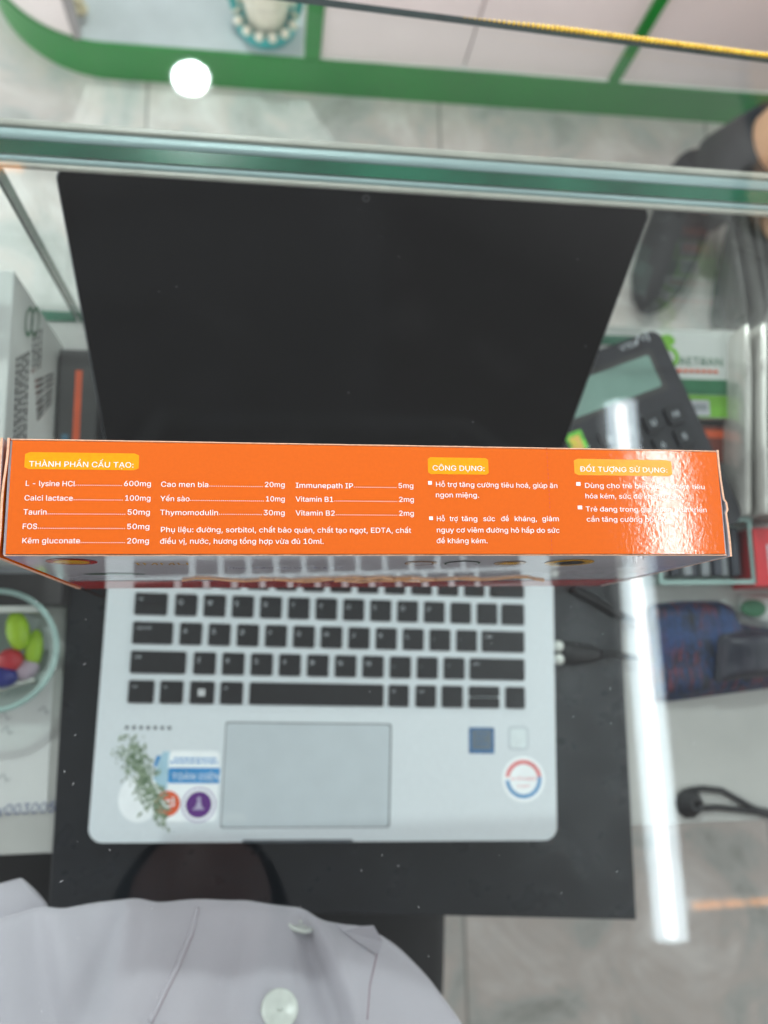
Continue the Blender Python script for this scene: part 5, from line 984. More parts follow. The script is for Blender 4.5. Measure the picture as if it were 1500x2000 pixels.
# ------------------------------------------------------------------ cartons at the left, beyond the laptop
fbot = at(128,640,ZSH)
cx = fbot.x
zt = -.092
ca = thing('cardboard_carton', 'tall grey white carton with barcode standing left of the laptop screen', 'carton', (cx-.11, .03, ZSH))
MB().box((0,0,.0005),(.11,.158,zt-ZSH)).build('body', M['carton_w'], ca, bevel=.001)
rr_ = random.Random(5)
CO = Vector((cx-.11,.03,ZSH))
def sidequad(b, cs, off=.0003):
    """a print on the carton's right side, given by its corners in the picture"""
    vs = [at_x(px_, py_, cx)-CO + Vector((off,0,0)) for px_, py_ in cs]
    b.add(vs, [(0,1,2,3)])
def lerp2(a, b, t): return (a[0]+(b[0]-a[0])*t, a[1]+(b[1]-a[1])*t)
def patch(b, quad, u0, u1, v0, v1, off=.0003):
    f = lambda u, v: lerp2(lerp2(quad[0],quad[1],u), lerp2(quad[3],quad[2],u), v)
    sidequad(b, [f(u0,v0),f(u1,v0),f(u1,v1),f(u0,v1)], off)
b = MB()
BQ = [(68,742),(104,728),(100,790),(72,826)]
u = 0
while u < 1:
    w = rr_.uniform(.03,.09); patch(b, BQ, 0, .44, u, min(1,u+w)); patch(b, BQ, .52, 1, u, min(1,u+w*.8)); u += w+rr_.uniform(.03,.08)
TQ = [(30,700),(58,684),(52,862),(24,880)]
for k in range(4):
    u = 0
    while u < 1:
        w = rr_.uniform(.04,.10); patch(b, TQ, k*.25+.04, k*.25+.17, u, min(1,u+w)); u += w+.02
TQ = [(62,650),(84,640),(80,715),(60,730)]
for k in range(3):
    u = 0
    while u < 1:
        w = rr_.uniform(.06,.16); patch(b, TQ, k*.34+.05, k*.34+.22, u, min(1,u+w)); u += w+.04
b.build('printed_text', M['ink_dark'], ca)
b = MB()
for ox in (0, 12):
    n_ = 26
    P_ = lambda t, r: (56+ox+8*r*math.cos(t)+7*r*math.sin(t)*-.35, 628+30*r*math.sin(t))
    for i in range(n_):
        a, a2 = 2*math.pi*i/n_, 2*math.pi*(i+1)/n_
        sidequad(b, [P_(a,1),P_(a2,1),P_(a2,.72),P_(a,.72)])
b.build('oval_mark', M['green_d'], ca)
MB().box((.004,.004,zt-ZSH+.0002),(.085,.154,zt-ZSH+.0006)).build('blue_panel', M['carton_b'], ca)
o = MB().box((0,0,.0005),(.026,.15,.018)).build('narrow_carton', [M['box_dark']], None, bevel=.0008)
o.location = (cx+.0015, .03, ZSH); 
tag(o, 'narrow dark carton with an orange stripe wedged beside the laptop screen', 'carton')
MB().box((.011,.02,.0182),(.0155,.135,.0186)).build('orange_stripe', M['orange_ink'], o)
MB().box((.004,.03,.0182),(.008,.09,.0186)).build('blue_stripe', M['carton_b'], o)

# low dark box with a pale rim, bowl, paper
p0 = at(-60,1182,ZSH+.03); p1 = at(122,1098,ZSH+.03)
db = thing('dark_box', 'low dark grey box with pale front rim behind the bowl', 'box', (p0.x, p0.y, ZSH))
MB().box((0,0,.0005),(p1.x-p0.x,.05,.028)).build('body', M['box_dark'], db, bevel=.001)
MB().box((0,-.0046,.0235),(p1.x-p0.x-.012,-.0004,.031)).build('rim', M['plug'], db, bevel=.001)
MB().box((.004,.02,.0282),(p1.x-p0.x-.004,.03,.0286)).build('grey_stripe', M['strip_grey'], db)

q = at(-12,1270,ZSH+.038)
bw = thing('bowl', 'clear round bowl of coloured bits at the left border', 'bowl', (q.x, q.y, ZSH))
bw.scale = (.92,.92,.95)
MB().lathe([(.001,.001),(.026,.001),(.034,.006),(.038,.020),(.0405,.037),(.0385,.037),(.036,.020),(.032,.008),(.025,.003),(.001,.003)], 56, close=False).build('body', M['acrylic'], bw, smooth='all')
MB().lathe([(.0378,.0372),(.0412,.0372),(.0415,.0385),(.0412,.0398),(.0378,.0398),(.0375,.0385),(.0378,.0372)], 56, close=False).build('rim', M['acrylic_edge'], bw, smooth='all')
def bit(name, px, py, m, r, sc, lab, cat, rz=0, z=.020):
    p = at(px, py, ZSH+z)
    o = MB().ball((0,0,0), r, 0, 20, 14, sc).build(name, m, None, smooth='all'); o.location = p; o.rotation_euler = (0,0,rz)
    return tag(o, lab, cat)
bit('plastic_capsule', 35, 1232, M['lime'], .0085, (.85,1.5,.7), 'lime green plastic capsule lying in the bowl, the upper one', 'capsule', .2)
bit('plastic_capsule', 66, 1270, M['lime'], .0085, (.65,1.6,.6), 'yellow green plastic capsule along the inner wall of the bowl', 'capsule', -.1, .016)
bit('red_sweet', 20, 1290, M['red_plastic'], .0080, (1.0,.95,.8), 'bright red wrapped sweet in the bowl', 'sweet')
bit('pink_sweet', 52, 1308, M['jar'], .0080, (1.0,.8,.7), 'dull pink wrapped sweet beside the red one in the bowl', 'sweet', .5, .017)
bit('blue_sweet', 6, 1322, M['blue_plastic'], .0090, (1.0,.8,.8), 'deep blue sweet at the near side of the bowl', 'sweet', .1)
o = MB().tube([(-.018,-.004,0),(-.004,.002,0),(.012,.006,0)], .0028, 12).build('metal_clip', M['foil'], None, smooth='all')
o.location = at(28,1344,ZSH+.012); tag(o, 'small shiny metal clip at the near wall of the bowl', 'clip')

pp = at(-60,1552,ZSH); pq = at(112,1372,ZSH)
ps = MB().box((pp.x,pp.y-.012,ZSH+.0003),(pq.x-.003,pq.y+.02,ZSH+.0012)).build('paper_pad', M['paper'], None)
tag(ps, 'white paper pad with blue handwritten number at the left border', 'paper')
b = MB(); a_ = at(-6,1592,ZSH)
put_text(b, 'y003005', (a_.x,a_.y,ZSH+.0015), (1,0.02,0),(.12,1,0), .0125, .036)
MB_ = b.build('handwriting', M['pen'], ps)
b = MB(); 
for k, (px, py) in enumerate(((10,1400),(14,1428),(86,1388),(8,1520))):
    a_ = at(px,py,ZSH); b.tube([(a_.x-.003,a_.y,ZSH+.0014),(a_.x,a_.y+.003,ZSH+.0014),(a_.x+.002,a_.y-.002,ZSH+.0014),(a_.x+.004,a_.y,ZSH+.0014)], .0004, 5, flat=.3)
b.build('faint_pen_marks', M['strip_grey'], ps)
ps.scale = (1,1,1)

# ------------------------------------------------------------------ right side: calculator, boxes, foil, tray, pouch, cables
zc = ZSH+.040
c0 = at(1285,642,zc); c1 = at(1388,868,zc)
dv = (c1-c0); ang = math.atan2(-dv.x, dv.y*-1)*-1
th_ = math.atan2(dv.x, -dv.y)                  # rotation of the calculator: its right edge runs along dv
calc = thing('calculator', 'black desk calculator with grey green display beside the laptop screen', 'calculator', (c0.x, c0.y, ZSH+.012), th_)
CM = Matrix.Translation((c0.x,c0.y,ZSH+.012)) @ Matrix.Rotation(th_, 4, 'Z'); CI = CM.inverted()
def cpx(px, py, z=zc):
    v = CI @ at(px, py, z); return v.x, v.y
wd, hg = .115, .150
b = MB(); b.prism(rrect(-wd,-hg,0,0,.008,6), -.0115, .028); cbody = b.build('body', M['calc'], calc, bevel=.003, seg=3, smooth=True)
l0 = cpx(1290,752); l1 = cpx(1268,692)
MB().prism(rrect(-wd+.010, l0[1]-.001, max(l0[0],l1[0])-.001, l1[1], .002, 4), .028, .0284).build('display', M['lcd'], calc)
MB().prism(rrect(-wd+.006, l0[1]-.005, max(l0[0],l1[0])+.003, l1[1]+.004, .003, 4), .0279, .0281).build('display_frame', M['box_dark'], calc)
b = MB(); a_ = cpx(1213,686); put_text(b, 'BTEX'.replace('B','V'), (a_[0],a_[1],.0283), (1,0,0),(0,1,0), .0075, .014)
a_ = cpx(1243,672); b.tube([(a_[0],a_[1],.0284),(a_[0]+.004,a_[1]+.006,.0284),(a_[0]+.006,a_[1]+.001,.0284),(a_[0]+.011,a_[1]+.006,.0284),(a_[0]+.010,a_[1]-.001,.0284)], .0006, 5, flat=.3)
b.build('printed_mark', M['legend'], calc)
legs = 'MU789+456-123='
ki = 0
for r in range(5):
    for cidx in range(6):
        x0 = -.006 - (cidx+1)*.0178; y0 = l0[1]-.013-(r+1)*.0170
        m = MB(); m.prism(rrect(x0,y0,x0+.0145,y0+.0132,.0025,4), .028, .0315)
        put_text(m, 'MU789456123'[(r*6+cidx) % 11], (x0+.004,y0+.004,.03165), (1,0,0),(0,1,0), .0085, mi=1)
        m.build('button', [M['calc_key'], M['legend']], calc)
h0 = cpx(1122,868); h1 = cpx(1146,846)
b = MB(); b.box((h0[0]-.006,h0[1]-.006,.0316),(h0[0]+.007,h0[1]+.008,.0318)); o = b.build('hologram_sticker', M['holo1'], calc)
b = MB(); b.box((h0[0]-.004,h0[1]-.006,.0318),(h0[0]+.004,h0[1]+.005,.0320)); b.build('sticker_centre', M['holo2'], o)

# flat medicine cartons by the front pane
zt2 = ZSH+.024
a0, a1 = at(1292,815,zt2), at(1520,655,zt2)
gc = thing('green_carton', 'white carton with green bands and lettering lying by the front pane', 'carton', (a0.x, a0.y, ZSH))
wx, wy = a1.x-a0.x, a1.y-a0.y
MB().box((0,0,.0005),(wx,wy,.024)).build('body', M['carton_w'], gc, bevel=.0008)
def gpx(px, py): 
    p = at(px,py,zt2); return p.x-a0.x, p.y-a0.y
y1_, y2_ = gpx(1400,772)[1], gpx(1400,742)[1]
MB().box((.0004,y1_,.0241),(wx-.0004,y2_,.0243)).build('dark_green_band', M['green_d'], gc)
MB().box((.0004,.0006,.0241),(wx-.0004,y1_-.0004,.0243)).build('lime_band', M['green_l'], gc)
q0 = gpx(1350,812); q1 = gpx(1384,782)
MB().box((q0[0],q0[1],.0244),(q1[0],q1[1],.0246)).build('white_label', M['card_white'], gc)
MB().box((q0[0]+.002,q0[1]+.004,.0247),(q1[0]-.002,q1[1]-.003,.0248)).build('grey_print', M['strip_grey'], gc)
b = MB(); q0 = gpx(1325,713); q1 = gpx(1412,713)
put_text(b, 'AETRAN', (q0[0],q0[1],.0245), (1,0,0),(0,1,0), .0125, q1[0]-q0[0], BOLD); b.build('green_lettering', M['green_d'], gc)
b = MB(); q0 = gpx(1322,724); q1 = gpx(1400,724); xx = q0[0]
while xx < q1[0]:
    b.box((xx,q0[1]-.0012,.0244),(xx+.0035,q0[1]+.0012,.0246)); xx += .0048
b.build('orange_lettering', M['orange_ink'], gc)
b = MB(); q0 = gpx(1305,697); ring(b, q0[0],q0[1],.005,.0085,.0245,-120,150,24); b.build('leaf_mark', M['green_l'], gc)
b = MB(); q0 = gpx(1303,665); b.prism(disc(q0[0],q0[1],.006,20,.0045), .0241, .0244); b.build('leaf_mark', M['green_l'], gc)
d0, d1 = at(1340,905,ZSH+.018), at(1424,826,ZSH+.018)
dc = thing('brown_carton', 'dark carton with a brown red band lying in front of the white and green one', 'carton', (d0.x, d0.y, ZSH))
wx, wy = d1.x-d0.x, d1.y-d0.y
MB().box((0,0,.0005),(wx,wy,.018)).build('body', M['box_dark'], dc, bevel=.0008)
MB().box((.006,.001,.0181),(wx-.001,wy-.003,.0183)).build('red_band', M['box_brown'], dc)
MB().box((.010,wy-.012,.01832),(wx-.002,wy-.006,.0185)).build('orange_print', M['orange_ink'], dc)

for i, (px, w, hgt) in enumerate(((1450,.0080,.046),(1476,.0072,.050),(1500,.0070,.048),(1524,.0075,.050),(1548,.0070,.048))):
    pA = at(px, 640, ZSH+.04); pB = at(px+4, 1008, ZSH+.04)
    b = MB()
    def f(u, v, w=w, hgt=hgt, pA=pA, pB=pB, i=i):
        y = pA.y + (pB.y-pA.y)*u
        pin = math.sin(math.pi*min(1,max(0,u)))**.25 if 0 < u < 1 else .0
        a = 2*math.pi*v
        ww = w*(.45+.55*pin)*.5*(1+.10*math.sin(7*u+i)); hh = hgt*.5
        x = pA.x + (pB.x-pA.x)*u + .0006*math.sin(5*u+2*i)
        ca_, sa_ = math.cos(a), math.sin(a)
        return (x + ww*math.copysign(abs(ca_)**.5, ca_), y, ZSH+.001+hh + hh*math.copysign(abs(sa_)**.7, sa_))
    b.add([f(j/30, k/20) for j in range(31) for k in range(20)], [(j*20+k, j*20+(k+1)%20, (j+1)*20+(k+1)%20, (j+1)*20+k) for j in range(30) for k in range(20)] + [list(range(20)), list(range(600,620))])
    o = b.build('foil_pouch', M['foil'], None, smooth=True, weld=True)
    tag(o, ['silver foil pouch standing on edge, the one touching the green carton','silver foil pouch on edge, second from the green carton','silver foil pouch on edge, third from the green carton','silver foil pouch on edge, fourth from the green carton','silver foil pouch on edge, farthest from the green carton'][i], 'pouch', 'foil pouches standing on edge')

# acrylic tray with strips, red carton
z_ = ZSH+.03
t0, t1 = at(1290,1140,z_), at(1466,1012,z_)
ty = thing('acrylic_tray', 'clear tray with pale green edges holding dark strips', 'tray', (t0.x,t0.y,ZSH))
tw, td = t1.x-t0.x, t1.y-t0.y
b = MB()
b.box((0,0,.0005),(tw,td,.002)); b.box((0,0,.0021),(tw,.002,.028)); b.box((0,td-.002,.0021),(tw,td,.028)); b.box((0,.0021,.0021),(.002,td-.0021,.028)); b.box((tw-.002,.0021,.0021),(tw,td-.0021,.028))
b.build('wall', M['acrylic'], ty)
b = MB()
b.box((-.0004,-.0004,.0282),(tw+.0004,.0024,.030)); b.box((-.0004,td-.0024,.0282),(tw+.0004,td+.0004,.030)); b.box((-.0004,.0025,.0282),(.0024,td-.0025,.030)); b.box((tw-.0024,.0025,.0282),(tw+.0004,td-.0025,.030))
b.build('rim', M['acrylic_edge'], ty)
for i in range(8):
    x = .005+i*(tw-.010)/8
    o = MB().box((0,0,0),((tw-.010)/8-.0012,td-.012,.017+.003*(i%3))).build('packet_strip', M['strip_dark'] if i % 2 else M['strip_grey'], None, bevel=.001)
    o.location = (t0.x+x, t0.y+.006, ZSH+.0022); o.rotation_euler = (0,.0,0)
    tag(o, ('dark' if i % 2 else 'grey')+' packet strip standing in the clear tray', 'packet', ('dark' if i % 2 else 'grey')+' strips in the clear tray')
r0 = at(1474,1145,ZSH+.03)
rb = thing('red_carton', 'red carton beside the clear tray at the right border', 'carton', (r0.x,r0.y,ZSH))
MB().box((0,0,.0005),(.06,.042,.03)).build('body', M['red_box'], rb, bevel=.0008)
MB().box((.012,.008,.0301),(.05,.03,.0303)).build('white_label', M['card_white'], rb)

def cushion(name, poly, h, m, parent=None, n=26):
    """a soft pouch: an outline filled by a domed upper and a flat lower side"""
    cx = sum(p.x for p in poly)/len(poly); cy = sum(p.y for p in poly)/len(poly)
    N = 72; pts = []
    for i in range(N):
        f = i/N*len(poly); k = int(f); fr = f-k
        p, q = poly[k % len(poly)], poly[(k+1) % len(poly)]
        pts.append((p.x+(q.x-p.x)*fr, p.y+(q.y-p.y)*fr))
    for _ in range(2): pts = [((pts[i-1][0]+2*pts[i][0]+pts[(i+1)%N][0])/4,(pts[i-1][1]+2*pts[i][1]+pts[(i+1)%N][1])/4) for i in range(N)]
    vs = []; R = 9
    for j in range(R+1):
        s = 1-j/R*.97
        for x, y in pts:
            X, Y = cx+(x-cx)*s, cy+(y-cy)*s
            z = ZSH+.0006+h*(1-s**4)**.6*(1+.10*math.sin(X*170)+.07*math.sin(Y*230+1)) + .0005
            vs.append((X,Y,z))
    base = len(vs)
    vs += [(x,y,ZSH+.0004) for x, y in pts]
    fs = [(j*N+i, j*N+(i+1)%N, (j+1)*N+(i+1)%N, (j+1)*N+i) for j in range(R) for i in range(N)] + [[R*N+i for i in range(N)]]
    fs += [(base+(i+1)%N, (i+1)%N, i, base+i)[::-1] for i in range(N)] + [[base+i for i in range(N)][::-1]]
    return MB().add(vs, fs).build(name, m, parent, smooth='all')
o = cushion('woven_pouch', [at(a,c,ZSH+.008) for a, c in ((1262,1372),(1310,1372),(1400,1360),(1510,1345),(1600,1335),(1600,1235),(1490,1225),(1440,1212),(1425,1172),(1340,1172),(1262,1180))], .018, M['blue_woven'])
tag(o, 'dark blue woven pouch with faint red stripes on the pale shelf', 'pouch')
o = cushion('navy_pack', [at(a,c,ZSH+.03) for a, c in ((1412,1334),(1470,1326),(1560,1318),(1560,1232),(1480,1228),(1418,1240))], .012, M['navy_pack'])
for v in o.data.vertices: v.co.z += .0185
tag(o, 'dark navy pack lying on top of the blue woven pouch', 'pack')
o = cushion('plastic_bag', [at(a,c,ZSH+.006) for a, c in ((1446,1206),(1490,1222),(1560,1225),(1560,1160),(1450,1158))], .009, M['carton_w'])
tag(o, 'small pale bag with a green oval at the right border', 'bag')
q0 = at(1474,1188,ZSH+.012)
b = MB(); b.ball((q0.x,q0.y,ZSH+.0105), .0085, 0, 24, 10, (1.2,.75,.12)); b.build('green_oval', M['green_d'], o, smooth='all')

def cable(name, pts, r, lab, z=None, extra=None):
    P_ = [at(a,c,ZBD+r+.0006 if z is None else z) for a, c in pts]
    # smooth path
    out = []
    for i in range(len(P_)-1):
        p0_, p1_, p2_, p3_ = P_[max(0,i-1)], P_[i], P_[i+1], P_[min(len(P_)-1,i+2)]
        for k in range(6):
            t_ = k/6; out.append(.5*((2*p1_)+(p2_-p0_)*t_+(2*p0_-5*p1_+4*p2_-p3_)*t_*t_+(3*p1_-p0_-3*p2_+p3_)*t_**3))
    out.append(P_[-1])
    o = MB().tube(out, r, 10).build(name, M['cable'], None, smooth='all')
    return tag(o, lab, 'cable')
cable('power_cable', [(1118,1150),(1165,1175),(1215,1203),(1262,1222)], .0030, 'thick black cable crossing the black board near the orange carton')
ub = thing('charging_cable', 'black charging lead with white plug in the side of the laptop', 'cable', at(1088,1275,ZK-.006))
O_ = ub.location.copy()
def rel(px, py, z): return at(px,py,z)-O_
b = MB()
for dy in (.0045,-.0045): b.ball((.0012,dy,.0), .0042, 0, 14, 10, (.9,.95,.8))
b.build('plug', M['plug'], ub, smooth='all')
b = MB(); b.tube([rel(1094,1275,ZK-.008),rel(1120,1277,ZBD+.006),rel(1160,1278,ZBD+.005),rel(1178,1279,ZBD+.004)], [.0070,.0078,.0055,.0026], 14, flat=.6); b.build('connector', M['cable'], ub, smooth='all')
b = MB(); b.tube([rel(1172,1279,ZBD+.004),rel(1200,1276,ZBD+.003),rel(1228,1284,ZBD+.003),rel(1290,1290,ZBD+.003)], .0022, 10); b.build('cord', M['cable'], ub, smooth='all')
cd = thing('coiled_cable', 'black coiled cord with a round knot on the pale shelf', 'cable', at(1343,1568,ZSH))
O_ = cd.location.copy()
b = MB()
for k in range(4):
    r_ = .0078-.0013*k; b.tube([(r_*math.cos(a/10*math.pi*2)+.0005*k, r_*math.sin(a/10*math.pi*2)*1.05, .002+.0022*k) for a in range(11)], .0023, 8)
b.ball((0,0,.004), .0072, 0, 16, 10, (1,1,.5)); b.build('knot', M['cable'], cd, smooth='all')
for pts in ([(1345,1544),(1372,1540),(1410,1544),(1450,1566),(1475,1580),(1530,1592)],[(1358,1579),(1400,1577),(1440,1581),(1480,1586),(1530,1602)]):
    b = MB(); P_ = [rel(a,c,ZSH+.0028) for a, c in pts]
    b.tube(P_, .0020, 10); b.build('cord', M['cable'], cd, smooth='all')

# ------------------------------------------------------------------ the seller, seated at the near side
pe = MB()
body = thing('person', 'person in a pale buttoned coat and dark trousers seated at the counter', 'person', (0,0,0))
J = {  # joint: (position, radius)
 'pelvis':((.02,-.43,-.38),(.12,.08)), 'waist':((.02,-.42,-.18),(.12,.08)), 'chest':((.01,-.40,.06),(.145,.10)), 'collar':((.0,-.395,.20),(.10,.07)),
 'neck':((.01,-.33,.31),(.055,.055)), 'chin':((.015,-.265,.42),(.066,.074)), 'head':((.015,-.265,.49),(.080,.092)), 'crown':((.015,-.275,.57),(.055,.06)),
 'shl':((-.17,-.40,.17),(.058,.055)), 'ell':((-.24,-.50,-.05),(.044,.044)), 'wrl':((-.25,-.47,-.27),(.03,.03)),
 'shr':((.18,-.40,.17),(.058,.055)), 'elr':((.24,-.50,-.05),(.044,.044)), 'wrr':((.25,-.47,-.27),(.03,.03)),
 'hpl':((-.07,-.38,-.40),(.07,.07)), 'knl':((-.10,.02,-.42),(.055,.055)), 'anl':((-.10,.0,-.82),(.045,.045)), 'tol':((-.10,.12,-.872),(.03,.024)),
 'hpr':((.13,-.38,-.40),(.07,.07)), 'knr':((.155,.02,-.42),(.055,.055)), 'anr':((.155,.0,-.82),(.045,.045)), 'tor':((.155,.12,-.872),(.03,.024)),
}
E_ = [('pelvis','waist'),('waist','chest'),('chest','collar'),('collar','neck'),('neck','chin'),('chin','head'),('head','crown'),('collar','shl'),('shl','ell'),('ell','wrl'),
      ('collar','shr'),('shr','elr'),('elr','wrr'),('pelvis','hpl'),('hpl','knl'),('knl','anl'),('anl','tol'),('pelvis','hpr'),('hpr','knr'),('knr','anr'),('anr','tor')]
def skin_mesh(name, J, E_, root, sub=2):
    ks = list(J); me = bpy.data.meshes.new(name)
    me.from_pydata([J[k][0] for k in ks], [(ks.index(a), ks.index(c)) for a, c in E_], [])
    ob = bpy.data.objects.new(name+'_tmp', me); C.objects.link(ob)
    ob.modifiers.new('s', 'SKIN'); sm = ob.modifiers.new('u', 'SUBSURF'); sm.levels = sub
    sv = me.skin_vertices[0].data
    for i, k in enumerate(ks): sv[i].radius = J[k][1]; sv[i].use_root = (k == root)
    bpy.context.view_layer.update()
    ev = ob.evaluated_get(bpy.context.evaluated_depsgraph_get())
    m2 = bpy.data.meshes.new_from_object(ev)
    bpy.data.objects.remove(ob); m2.name = name
    return m2
def fingers(side):
    wr = Vector(J['wr'+side][0]); el = Vector(J['el'+side][0]); d = (wr-el).normalized()
    s = 1 if side == 'l' else -1
    nrm = d.cross(Vector((s,0,0))).normalized(); lat = nrm.cross(d).normalized()
    J['pm'+side] = (tuple(wr+d*.05), (.036,.016)); E_.append(('wr'+side,'pm'+side))
    for k, (o, ln) in enumerate(((-.026,.062),(-.009,.076),(.009,.070),(.026,.052))):
        a = wr+d*.092+lat*o; b_ = a+d*ln*.5-nrm*.008; c_ = a+d*ln*.85-nrm*.028
        for n_, v, r in (('a',a,.0095),('b',b_,.0085),('c',c_,.007)): J['f%d%s%s' % (k,n_,side)] = (tuple(v),(r,r))
        E_.extend([('pm'+side,'f%da%s' % (k,side)),('f%da%s' % (k,side),'f%db%s' % (k,side)),('f%db%s' % (k,side),'f%dc%s' % (k,side))])
    a = wr+d*.03-lat*.04-nrm*.01; b_ = a+d*.032-lat*.014-nrm*.012
    J['ta'+side] = (tuple(a),(.011,.011)); J['tb'+side] = (tuple(b_),(.009,.009))
    E_.extend([('wr'+side,'ta'+side),('ta'+side,'tb'+side)])
fingers('l'); fingers('r')
me = skin_mesh('skin_body', J, E_, 'pelvis')
for p in me.polygons: p.use_smooth = True
me.materials.append(M['skin'])
sb = bpy.data.objects.new('body', me); C.objects.link(sb); sb.parent = body
b = MB()
for s in (-1, 1):
    b.ball((.015+s*.031,-.183,.492), .012, 0, 14, 10, (1.1,.5,.6))
b.build('eye', M['pearl'], body, smooth='all')
b = MB(); b.grid(lambda u, v: (.015+.086*math.cos(2*math.pi*u)*math.cos(v*1.57)*(1.0), -.280+.100*math.sin(2*math.pi*u)*math.cos(v*1.57)-.006, .492+.112*math.sin(v*1.57)), 40, 12, closed=True)
b.grid(lambda u, v: (.015+.088*math.cos(math.pi+math.pi*u), -.282+.100*math.sin(math.pi+math.pi*u), .33+.155*v), 30, 8)
b.build('hair', M['hair'], body, smooth='all')
# trousers over the thighs and shins
TJ = {k: (J[k][0], tuple(r*1.16 for r in J[k][1])) for k in ('pelvis','hpl','knl','anl','hpr','knr','anr')}
TJ['hpr'] = (TJ['hpr'][0], (.115,.105)); TJ['knr'] = (TJ['knr'][0], (.088,.085)); TJ['hpl'] = (TJ['hpl'][0], (.115,.105)); TJ['knl'] = (TJ['knl'][0], (.088,.085))
me = skin_mesh('trousers', TJ, [('pelvis','hpl'),('hpl','knl'),('knl','anl'),('pelvis','hpr'),('hpr','knr'),('knr','anr')], 'pelvis')
for p in me.polygons: p.use_smooth = True
me.materials.append(M['trousers'])
tr = bpy.data.objects.new('trousers', me); C.objects.link(tr); tr.parent = body
# coat: closed rings round the trunk, the front ring follows the belly under the glass
sil = [(-330,1990),(-200,1880),(-100,1822),(0,1788),(95,1769),(250,1765),(400,1756),(480,1760),(560,1773),(640,1794),(715,1806),(775,1846),(840,1912),(905,2000),(950,2090)]
ZC = -.085
front = []
NF = 110
cum = [0]
for i in range(1, len(sil)): cum.append(cum[-1]+math.hypot(sil[i][0]-sil[i-1][0], sil[i][1]-sil[i-1][1]))
for i in range(NF):
    s_ = cum[-1]*i/(NF-1); k = max(j for j in range(len(cum)-1) if cum[j] <= s_+1e-9)
    f_ = (s_-cum[k])/(cum[k+1]-cum[k])
    front.append(at(sil[k][0]+(sil[k+1][0]-sil[k][0])*f_, sil[k][1]+(sil[k+1][1]-sil[k][1])*f_, ZC))
for _ in range(2):
    front = [front[0]] + [(front[i-1]+2*front[i]+front[i+1])/4 for i in range(1,NF-1)] + [front[-1]]
A_, B_ = front[0], front[-1]
NB = 28
back = []
for i in range(1, NB+1):
    t_ = i/(NB+1)
    a_ = math.pi*t_
    mid = (A_+B_)/2; hx = (B_.x-A_.x)/2
    back.append(Vector((mid.x+hx*math.cos(a_), -.30-.22*math.sin(a_)+ (B_.y+.30)*(1-t_)*.5+(A_.y+.30)*t_*.5, ZC)))
rings_ = front + back; NR = len(rings_)
cxm = (A_.x+B_.x)/2
rows = [(-.47,-.150,1.02,0),(-.30,-.095,1.0,.2),(-.17,-.045,1.0,.6),(-.125,-.022,1.0,1),(-.108,-.010,1,1),(-.095,-.002,1,1),(-.085,0,1,1),(-.077,-.007,.998,1),(-.070,-.016,.995,1),(-.062,-.028,.99,1),(-.052,-.044,.985,1),(-.043,-.060,.975,1),(-.034,-.077,.96,.9),(-.024,-.097,.95,.8),(-.006,-.128,.93,.6),(.03,-.150,.90,.4),(.09,-.170,.86,.2),(.16,-.185,.80,.1),(.205,-.205,.60,0),(.225,-.225,.36,0)]
CREASES = [((at(606,1850,-.07), at(668,2040,-.04)), .015, .006), ((at(250,1790,-.075), at(150,2030,-.045)), .007, .009), ((at(60,1800,-.075), at(95,2010,-.05)), .007, .007), ((at(470,1850,-.07), at(440,2030,-.045)), .005, .008)]
def coat_pt(i, row):
    z, dy, sh_, w = row
    p = rings_[i]
    isf = i < NF
    x = cxm+(p.x-cxm)*sh_
    y = p.y
    if isf:
        y = y+dy
    else:
        y = -.385+(y+.385)*sh_
    # blend so front and back stay apart when the front steps back
    u = i/(NF-1)
    zz = z
    if isf:
        e_ = math.sin(math.pi*min(1,max(0,u)))**.5 if 0 < u < 1 else 0
        y = (p.y+dy)*e_ + (p.y+dy*.4)*(1-e_)
        fold = w*(.0022*math.sin(34*x+60*y+.5)+.0020*math.sin(75*x-30*y)+.0012*math.sin(140*x+90*y))
        zz = z + fold*(1 if z > -.11 else 0)
        if z > -.11:                            # deep crease right of the buttons, soft pull lines on the left
            for (c0_, c1_), dp, wd_ in CREASES:
                d_ = c1_-c0_; tt = max(0, min(1, ((x-c0_.x)*d_.x+(y-c0_.y)*d_.y)/(d_.x**2+d_.y**2)))
                side = ((x-c0_.x)*d_.y-(y-c0_.y)*d_.x)/math.hypot(d_.x,d_.y)
                k_ = math.exp(-(((x-c0_.x-d_.x*tt)**2+(y-c0_.y-d_.y*tt)**2)/(2*wd_)**2)) if tt in (0,1) else 1
                zz += k_*w*dp*(-math.exp(-(side/wd_)**2)+.75*math.exp(-((side+1.7*wd_)/(1.2*wd_))**2))
    return Vector((x, y, zz))
b = MB(); NRW = len(rows)
b.add([coat_pt(i, r) for r in rows for i in range(NR)], [(j*NR+i, j*NR+(i+1)%NR, (j+1)*NR+(i+1)%NR, (j+1)*NR+i) for j in range(NRW-1) for i in range(NR)])
coat = b.build('coat', M['coat'], body, smooth='all')
sub = coat.modifiers.new('s','SUBSURF'); sub.levels = 2; sub.render_levels = 2
bpy.context.view_layer.update()
ev = coat.evaluated_get(bpy.context.evaluated_depsgraph_get()); m2 = bpy.data.meshes.new_from_object(ev); coat.modifiers.clear(); coat.data = m2
from mathutils.bvhtree import BVHTree
bmt = bmesh.new(); bmt.from_mesh(m2); bvh = BVHTree.FromBMesh(bmt)
def on_coat(px, py):
    h = bvh.ray_cast(Vector(CAM_LOC), ray(px,py).normalized())
    return (h[0], h[1]) if h[0] else (at(px,py,ZC), Vector((0,0,1)))
